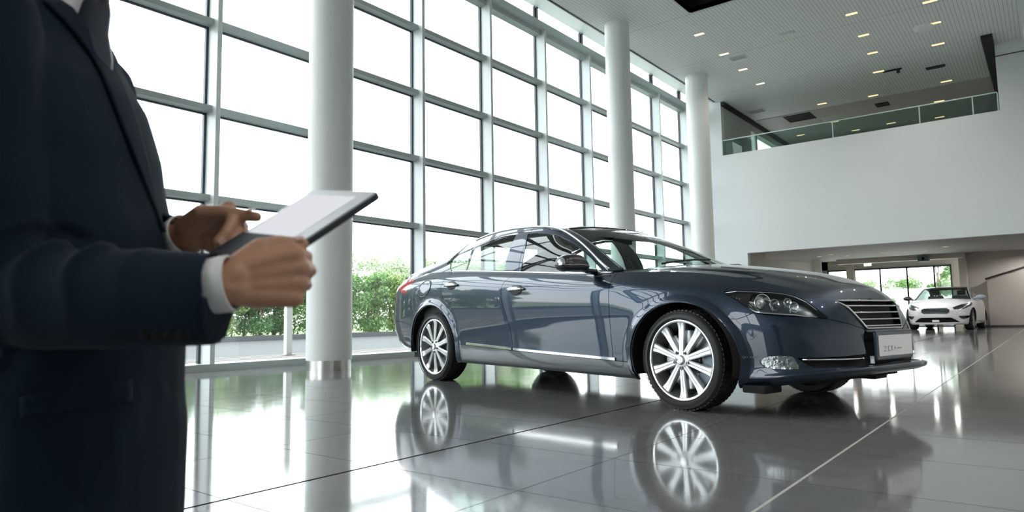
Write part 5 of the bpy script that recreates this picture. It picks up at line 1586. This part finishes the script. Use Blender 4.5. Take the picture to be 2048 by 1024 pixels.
# open the front above the button and hollow the hem and the cuffs' ends
bmx = bmesh.new(); bmx.from_mesh(jacket.data); kill = []
dr = (cuff_r - el_r) / np.linalg.norm(cuff_r - el_r); dl_ = (cuff_l - el_l) / np.linalg.norm(cuff_l - el_l)
cut_r = dr + np.array([0, 0, .18]); cut_r /= np.linalg.norm(cut_r)
for v in bmx.verts:
    p = np.array(v.co); f, l, z = to_local(p)
    pass
def axd(p, c, d): w_ = p - c; return np.linalg.norm(w_ - d * (w_ @ d))
def slice_(bm, c, n, test):
    fs = [f_ for f_ in bm.faces if test(np.array(f_.calc_center_median()))]
    ge = set(fs)
    for f_ in fs: ge.update(f_.edges); ge.update(f_.verts)
    bmesh.ops.bisect_plane(bm, geom=list(ge), plane_co=Vector(c), plane_no=Vector(n), dist=1e-5)
tn_r = lambda p: axd(p, cuff_r, dr) < .095 and abs((p - cuff_r) @ dr) < .05
tn_l = lambda p: axd(p, cuff_l, dl_) < .062 and abs((p - cuff_l) @ dl_) < .04
slice_(bmx, cuff_r, cut_r, tn_r); slice_(bmx, cuff_l, dl_, tn_l)
slice_(bmx, LP(0, 0, .339), (0, 0, 1), lambda p: abs(p[2] - .339) < .02); slice_(bmx, LP(0, 0, 1.18), (0, 0, 1), lambda p: abs(p[2] - 1.18) < .02)
VZ = 1.104
for sg in (-1, 1):
    slice_(bmx, LP(0, sg * .003, VZ), _lh * sg - np.array([0, 0, .60]), lambda p: p[2] > VZ - .02 and to_local(p)[0] > -.05)
kill = []
for f_ in bmx.faces:
    p = np.array(f_.calc_center_median()); f, l, z = to_local(p)
    if f > -.03 and z > VZ - .006 and abs(l) < .003 + (z - VZ) * .60: kill.append(f_)
    elif z < .339 or z > 1.18: kill.append(f_)
    elif (p - cuff_r) @ cut_r > 0 and axd(p, cuff_r, dr) < .095 and (p - cuff_r) @ dr < .12: kill.append(f_)
    elif (p - cuff_l) @ dl_ > 0 and axd(p, cuff_l, dl_) < .046 and (p - cuff_l) @ dl_ < .06: kill.append(f_)
bmesh.ops.delete(bmx, geom=kill, context='FACES')
lone = [v for v in bmx.verts if not v.link_faces]; bmesh.ops.delete(bmx, geom=lone, context='VERTS'); bmx.to_mesh(jacket.data); bmx.free()
so = jacket.modifiers.new('cloth', 'SOLIDIFY'); so.thickness = .003; so.offset = -1

from mathutils.bvhtree import BVHTree
bmx = bmesh.new(); bmx.from_mesh(jacket.data); bvh = BVHTree.FromBMesh(bmx); bmx.free()
def cast(x, y, lift=.004):
    d = pix_ray(x, y); d = d / np.linalg.norm(d)
    h = bvh.ray_cast(Vector(CAM), Vector(d))
    if h[0] is None: return None
    n = np.array(h[1]); n = n if n @ d < 0 else -n
    return np.array(h[0]) + n * lift - d * .0005
def applique(rows, name, par, lift=.004, mat=None):
    """rows of pixel points laid on the jacket"""
    G_ = []
    last = None
    for row in rows:
        r_ = []
        for x, y in row:
            p = cast(x, y, lift)
            if p is None: p = last
            last = p
            r_.append(p)
        if any(q is None for q in r_): continue
        G_.append(r_)
    if len(G_) < 2: return None
    o = MB().grid(np.array(G_)).build(name, mat or M_suit, par, smooth=True)
    s2 = o.modifiers.new('cloth', 'SOLIDIFY'); s2.thickness = .0035; s2.offset = 0
    return o
# lapel: from the collar down to the waist button
lx = pchip([0, 40, 70, 140, 211, 300, 410, 470], [77, 118, 145, 192, 222, 257, 300, 322])
ex = pchip([0, 40, 70, 100, 140, 211, 300, 410, 470], [150, 172, 190, 206, 232, 262, 288, 312, 330])
applique([[(lx(y) * (1 - t) + (ex(y) - 4) * t, y) for t in np.linspace(0, 1, 8)] for y in np.linspace(4, 466, 40)], 'lapel', jacket, .005)
# pocket flap low on the near side, sleeve buttons
applique([[(x, 800 - .16 * x + k * 44) for k in np.linspace(0, 1, 5)] for x in np.linspace(40, 262, 16)], 'pocket_flap', jacket, .0012)
for k in range(4):
    p = cast(293 + k * 25, 668, .001)
    if p is not None:
        mb = MB(); ax = (CAM - p) / np.linalg.norm(CAM - p)
        Rm = Vector(ax).to_track_quat('Z', 'Y').to_matrix().to_4x4(); Rm.translation = Vector(p)
        mb.lathe([(.0075, 0), (.0075, .0025), (.006, .0035), (.005, .0025), (0, .0025)], 18); mb.xf(Rm); mb.build('sleeve_button', M_well, jacket, smooth=True)
# shirt, tie, cuffs, trousers, shoes
sm_ = MB(); loft(sm_, [ring(.88, -.11, .050, .15), ring(.98, -.13, .028, .155), ring(1.06, -.14, -.008, .16), ring(1.12, -.13, -.025, .112), ring(1.165, -.130, -.006, .068), ring(1.195, -.128, .006, .066), ring(1.225, -.125, .012, .064)])
shirt = remeshed(sm_, 'shirt', M_shirt, .006, 3, person)
tm = MB(); tm.tube([LP(-.008, 0, 1.188), LP(-.008, 0, 1.160), LP(-.010, 0, 1.125), LP(-.008, 0, 1.085), LP(-.012, 0, 1.04), LP(-.005, 0, .97)], [(.018, .022), (.021, .026), (.017, .026), (.016, .032), (.013, .036), (.012, .038)], 14)
tm.build('tie', M_tie, person, smooth=True)
def cuff(W, X, r0, r1, length, name='shirt_cuff', par=None):
    X = X / np.linalg.norm(X); mb = MB()
    u = np.array([0, 0, 1.0]) - X * X[2]; u /= np.linalg.norm(u); w_ = np.cross(X, u)
    g = []
    for x, k in ((-.035, .94), (0, 1.0), (length * .95, 1.0), (length, .985), (length, .93), (-.02, .90)):
        g.append([W + X * x + (u * r0 * math.cos(a) + w_ * r1 * math.sin(a)) * k + X * (-.18) * 0 for a in np.linspace(0, 2 * math.pi, 41)[:-1]])
    mb.grid(np.array(g), wrap_v=True); o = mb.build(name, M_shirt, par, smooth=True, auto=.9); return o
Xc = (cuff_r - el_r) + np.array([0, 0, .05]); 
_wc = W_r - dr * .010 + np.array([0, 0, -.002]); cuff(_wc, cut_r, .036, .0325, .012, par=person)
cuff(cuff_l, dl_, .036, .034, .010, par=person)
tr = MB()
loft(tr, [ring(.40, -.11, .075, .155), ring(.50, -.115, .08, .16), ring(.62, -.105, .08, .16), ring(.70, -.10, .07, .155)])
for s_ in (-1, 1):
    tr.tube([LP(-.01, s_ * .085, .52), LP(-.005, s_ * .09, .40), LP(0, s_ * .09, .27), LP(-.015, s_ * .09, .15), LP(-.02, s_ * .09, .055)], [.092, .085, .070, .064, .066], 18)
remeshed(tr, 'trousers', M_suit, .007, 4, person)
for s_ in (-1, 1):
    sm2 = MB(); q = []
    for f, hw, z0, z1 in ((-.085, .026, .0, .055), (-.07, .033, 0, .075), (-.02, .036, 0, .085), (.05, .040, 0, .066), (.11, .042, 0, .048), (.15, .034, 0, .036), (.172, .016, .004, .022)):
        q.append([LP(f, s_ * .095 + hw * math.cos(a), (z0 + z1) / 2 + (z1 - z0) / 2 * math.copysign(abs(math.sin(a)) ** .8, math.sin(a))) for a in np.linspace(0, 2 * math.pi, 21)[:-1]])
    loft(sm2, q); sm2.build('shoe', M_shoe, person, smooth=True, fixn=True, weld=1e-5)
# ------------------------------------------------------------------ the white coupe in the low hall
K2 = dict(
    nf=3.6, nr=4.0, flare=.012,
    zb=[(-2.3, .30), (-1.9, .26), (-1.0, .19), (1.0, .18), (1.9, .17), (2.3, .16)],
    zt=[(-2.3, .80), (-2.0, .92), (-1.5, .985), (-.6, .97), (.3, .955), (.9, .945), (1.3, .90), (1.7, .835), (2.0, .755), (2.22, .685)],
    W=[(0, .86), (.12, .90), (.4, .925), (.7, .93), (.86, .92), (.95, .88), (1, .835)],
    XF=[(0, 2.20), (.06, 2.25), (.25, 2.245), (.5, 2.26), (.8, 2.235), (1, 2.19)],
    XR=[(0, 2.15), (.3, 2.25), (.7, 2.24), (1, 2.16)],
    rail=[(-1.75, .73, .985), (-1.3, .66, 1.16), (-.9, .62, 1.29), (-.5, .60, 1.355), (-.15, .60, 1.37), (.15, .625, 1.325), (.45, .69, 1.19), (.75, .76, 1.03), (.92, .795, .955)],
    zc=[(-2.2, .90), (-1.75, 1.03), (-1.3, 1.21), (-.9, 1.34), (-.45, 1.405), (-.1, 1.40), (.25, 1.345), (.6, 1.215), (1.0, 1.04), (1.25, .96)],
    shift=[(-1.75, -.15), (-1.0, -.05), (-.3, 0), (.15, .10), (.5, .22), (.92, .33)],
    zhood=[(.8, 1.0), (1.2, .985), (1.6, .935), (1.9, .86), (2.1, .78), (2.19, .70)],
    hood_x0=.8, ridge=[(.9, .62), (1.5, .56), (2.2, .36)], ridge_amp=.02,
    arches=[(1.36, .325, .375, .365), (-1.36, .325, .375, .365)],
)
S2 = CarShape(K2)
_w0 = at_depth(1873, 655, 25.4); _w0[2] = 0
_vr = np.array([_w0[0], _w0[1]]); _vr /= np.linalg.norm(_vr)
_hd = math.atan2(-_vr[1], -_vr[0]) - math.radians(9.0)
W2 = 1.2
_fd = np.array([math.cos(_hd), math.sin(_hd), 0])
car2 = empty('coupe', tuple(_w0 - _fd * 2.2 * W2), _hd, 'white coupe with black roof facing forward in the low hall', 'car')
car2.scale = (W2, W2, W2)
b2 = S2.body(150, 40)
for ax, az, ra, rb in K2['arches']:
    b2 = b2.clip(lambda V, ax=ax, az=az, ra=ra, rb=rb: np.hypot((V[:, 0] - ax) / ra, (V[:, 2] - az) / rb) - 1)
ff = lambda poly: (lambda V: np.where(V[:, 0] > 1.3, poly_sdf(V[:, 1:3], poly), -1.0))
GR2 = [(-.2, .675), (.30, .672), (.37, .63), (.37, .55), (.31, .505), (-.2, .50)]
IN2 = [(-.2, .385), (.40, .385), (.47, .35), (.62, .245), (-.2, .225)]
FG2 = [(.58, .435), (.84, .44), (.80, .36), (.70, .33), (.64, .35)]
HL2 = [(.44, .69), (.50, .625), (.62, .61), (.76, .66), (.86, .74), (.91, .86), (.90, .895), (.80, .82), (.62, .775)]
front2 = b2.clip(lambda V: -np.maximum(np.maximum(ff(GR2)(V), ff(IN2)(V)), np.maximum(ff(FG2)(V), ff(HL2)(V))))
door2 = front2.clip(lambda V: np.minimum(.95 - V[:, 0], V[:, 0] + .55)).clip(lambda V: V[:, 2] - .27)
rest2 = front2.clip(lambda V: -np.minimum(np.minimum(.955 - V[:, 0], V[:, 0] + .555), V[:, 2] - .265))
nose2 = rest2.clip(lambda V: V[:, 0] - 1.62); side2 = rest2.clip(lambda V: 1.615 - V[:, 0])
skin(nose2.both(), 'front_bumper', M_pearl, car2, .006)
d2 = []
for sgn in (1, -1):
    f = (lambda p: p) if sgn > 0 else (lambda p: p.mirror())
    skin(f(side2), 'side_panel', M_pearl, car2, .006)
    d2.append(skin(f(door2), 'door', M_pearl, car2, .006))
    h2 = skin(f(b2.clip(ff(HL2))), 'headlight', M_lens, car2)
    skin(f(b2.clip(ff(HL2)).off(-.03)), 'reflector', bpy.data.materials['faceted reflector'], h2)
    skin(f(b2.clip(ff(FG2)).off(-.02)), 'fog_lamp', bpy.data.materials['dark lamp bowl'], car2)
h2_ = S2.hood(70, 30)
cw2 = lambda V: V[:, 0] - (1.22 - .30 * (V[:, 1] / .8) ** 2)
skin(h2_.clip(cw2).both(), 'hood', M_pearl, car2, .005)
skin(h2_.clip(lambda V: -cw2(V)).off(-.01).both(), 'cowl_panel', M_bplast, car2)
t2 = S2.top(80, 24)
wf2 = lambda V: np.minimum((.93 - V[:, 4]) * .6, V[:, 3] - .14)
bf2 = lambda V: np.minimum((.86 - V[:, 4]) * .6, np.minimum(V[:, 3] + 1.7, -.95 - V[:, 3]))
skin(t2.clip(wf2).both(), 'windscreen', M_wsglass, car2); skin(t2.clip(bf2).both(), 'rear_window', M_cglass, car2)
skin(t2.clip(lambda V: -np.maximum(wf2(V), bf2(V))).both(), 'roof', M_gblack, car2, .004)
skin(S2.trunk(-1.7, 30, 20).both(), 'trunk_lid', M_pearl, car2, .004)
g2 = S2.green(80, 16)
sw = lambda V: np.minimum(np.minimum(V[:, 4] - .06, .90 - V[:, 4]), np.minimum(.78 - V[:, 3], V[:, 3] + 1.35))
for k, sgn in ((0, 1), (1, -1)):
    f = (lambda p: p) if sgn > 0 else (lambda p: p.mirror())
    skin(f(g2.clip(sw)), 'side_window', M_cglass, car2); skin(f(g2.clip(lambda V: -sw(V))), 'window_frame', M_pearl, car2, .005)
    mm = MB(); ball(mm, (.62, -sgn * 1.03, 1.02), 1, 18, 12, (.06, .135, .075))
    mm.tube([(.66, -sgn * .82, .965), (.63, -sgn * .97, 1.0)], .03, 8)
    mm.build('door_mirror', M_bplast if sgn > 0 else pmat('grey mirror cap', (.25, .32, .37), .3), d2[k], smooth=True)
sh2 = S2.body(70, 20)
for ax, az, ra, rb in K2['arches']: sh2 = sh2.clip(lambda V, ax=ax, az=az, ra=ra, rb=rb: np.hypot((V[:, 0] - ax) / (ra + .02), (V[:, 2] - az) / (rb + .02)) - 1)
skin(sh2.off(-.045).both(), 'inner_shell', M_well, car2)  # black lining added to darken the gaps between panels
def nx2(v, z):
    h = np.clip((z - .165) / (.69 - .165), 0, 1)
    return float(S2.XF(h)) * (1 - min(1, abs(v) / float(S2.W(h))) ** 3.6) ** (1 / 3.6)
gm = empty('grille'); gm.parent = car2
MB().grid([[(nx2(a, z) - .03, a, z) for a in np.linspace(-.40, .40, 17)] for z in np.linspace(.49, .68, 6)]).build('mesh_backing', M_gblack, gm, smooth=True)
for z in (.545, .59, .635): MB().tube([(nx2(a, z) - .02, a, z) for a in np.linspace(-.36, .36, 15)], .006, 6).build('bar', M_bluegrey, gm, smooth=True)
ring2 = [(a, z) for a, z in GR2[1:5]]; loop = ring2 + [(-a, z) for a, z in ring2[::-1]]
MB().tube([(nx2(a, z) + .003, -a, z) for a, z in loop], .010, 6, closed=True).build('surround', M_chrome, gm, smooth=True)
MB().grid([[(nx2(a, z) - .045, a, z) for a in np.linspace(-.62, .62, 17)] for z in np.linspace(.22, .40, 5)]).build('intake_backing', M_well, car2, smooth=True)
MB().box(2.235, 2.262, -.09, .09, .25, .315).build('plate', M_plate, car2)
MB().box(-2.0, 1.9, -.62, .62, .17, .26).build('underbody', M_well, car2)
for ax in (1.36, -1.36):
    for sgn in (1, -1):
        wl = MB(); pf = np.linspace(-.2, math.pi + .2, 20)
        wl.grid([[(ax + .38 * math.cos(t), -sgn * .90, .325 + .37 * math.sin(t)), (ax + .38 * math.cos(t), -sgn * .6, .325 + .37 * math.sin(t))] for t in pf])
        wl.build('wheel_well', M_well, car2)
        wheel('wheel', car2, ax, .872, .325, .235, .22, sgn, detail=False)
MB().box(-1.6, .9, -.7, .7, .3, .5).build('cabin_floor', M_inter, car2)
MB().tube([(.80, -.70, .88), (.80, 0, .90), (.80, .70, .88)], [(.09, .2)] * 3, 12).build('dashboard', M_inter, car2, smooth=True)
for y in (.37, -.37):
    so2 = empty('front_seat'); so2.parent = car2
    MB().box(-.35, .15, y - .24, y + .24, .45, .60).build('cushion', M_seat, so2, bevel=.04)
    MB().box(-.48, -.36, y - .23, y + .23, .55, 1.10).build('backrest', M_seat, so2, bevel=.04)
    MB().box(-.48, -.39, y - .12, y + .12, 1.12, 1.28).build('headrest', M_seat, so2, bevel=.03)
MB().tube([(.42 + .04 * math.sin(t), .37 + .17 * math.cos(t), .93 + .16 * math.sin(t)) for t in np.linspace(0, 2 * math.pi, 25)[:-1]], .015, 6, closed=True).build('steering_wheel', M_inter, car2, smooth=True)
# ------------------------------------------------------------------ light and camera
w = bpy.data.worlds.new('overcast sky'); SC.world = w; w.use_nodes = True
nt = w.node_tree; nt.nodes.clear()
out = nt.nodes.new('ShaderNodeOutputWorld'); bg = nt.nodes.new('ShaderNodeBackground')
tc = nt.nodes.new('ShaderNodeTexCoord'); sep = nt.nodes.new('ShaderNodeSeparateXYZ')
nt.links.new(tc.outputs['Generated'], sep.inputs[0])
rp = nt.nodes.new('ShaderNodeValToRGB')
rp.color_ramp.elements[0].position = 0.0; rp.color_ramp.elements[0].color = (.30, .30, .28, 1)
rp.color_ramp.elements[1].position = 0.56; rp.color_ramp.elements[1].color = (.92, .97, 1.0, 1)
e = rp.color_ramp.elements.new(0.497); e.color = (.30, .30, .28, 1)
e = rp.color_ramp.elements.new(0.503); e.color = (1.0, 1.0, 1.0, 1)
mp = math_node(nt, 'MULTIPLY_ADD', sep.outputs[2], 0.5, 0.5)
nz = nt.nodes.new('ShaderNodeTexNoise'); nz.inputs['Scale'].default_value = 2.2; nz.inputs['Detail'].default_value = 5
nt.links.new(tc.outputs['Generated'], nz.inputs['Vector'])
nt.links.new(mp, rp.inputs[0])
mul = nt.nodes.new('ShaderNodeMix'); mul.data_type = 'RGBA'; mul.blend_type = 'MULTIPLY'; mul.inputs[0].default_value = .25
nt.links.new(rp.outputs[0], mul.inputs[6]); nt.links.new(nz.outputs['Fac'], mul.inputs[7])
nt.links.new(mul.outputs[2], bg.inputs['Color']); bg.inputs['Strength'].default_value = SKY
nt.links.new(bg.outputs[0], out.inputs['Surface'])

cd = bpy.data.cameras.new('camera'); co = bpy.data.objects.new('camera', cd); COL.objects.link(co)
M = Matrix.Identity(4)
for i in range(3):
    M[i][0] = CR[i]; M[i][1] = CU[i]; M[i][2] = -CF[i]; M[i][3] = CAM[i]
co.matrix_world = M
cd.sensor_fit = 'HORIZONTAL'; cd.sensor_width = 36.0; cd.lens = 36.0 * FPX / 2048
cd.clip_start = 0.02; cd.clip_end = 500
cd.dof.use_dof = True; cd.dof.focus_distance = 5.4; cd.dof.aperture_fstop = (cd.lens / 1000) / 0.0052
SC.camera = co
vs = SC.view_settings
SC.display_settings.display_device = 'sRGB'
vs.view_transform = 'Standard'; vs.look = 'None'; vs.gamma = 1.0; vs.use_curve_mapping = False
vs.exposure = EXPO
SC.cycles.max_bounces = 10; SC.cycles.diffuse_bounces = 5; SC.cycles.glossy_bounces = 5; SC.cycles.transparent_max_bounces = 24
SC.cycles.sample_clamp_indirect = 12.0
SC.cycles.caustics_reflective = False; SC.cycles.caustics_refractive = False
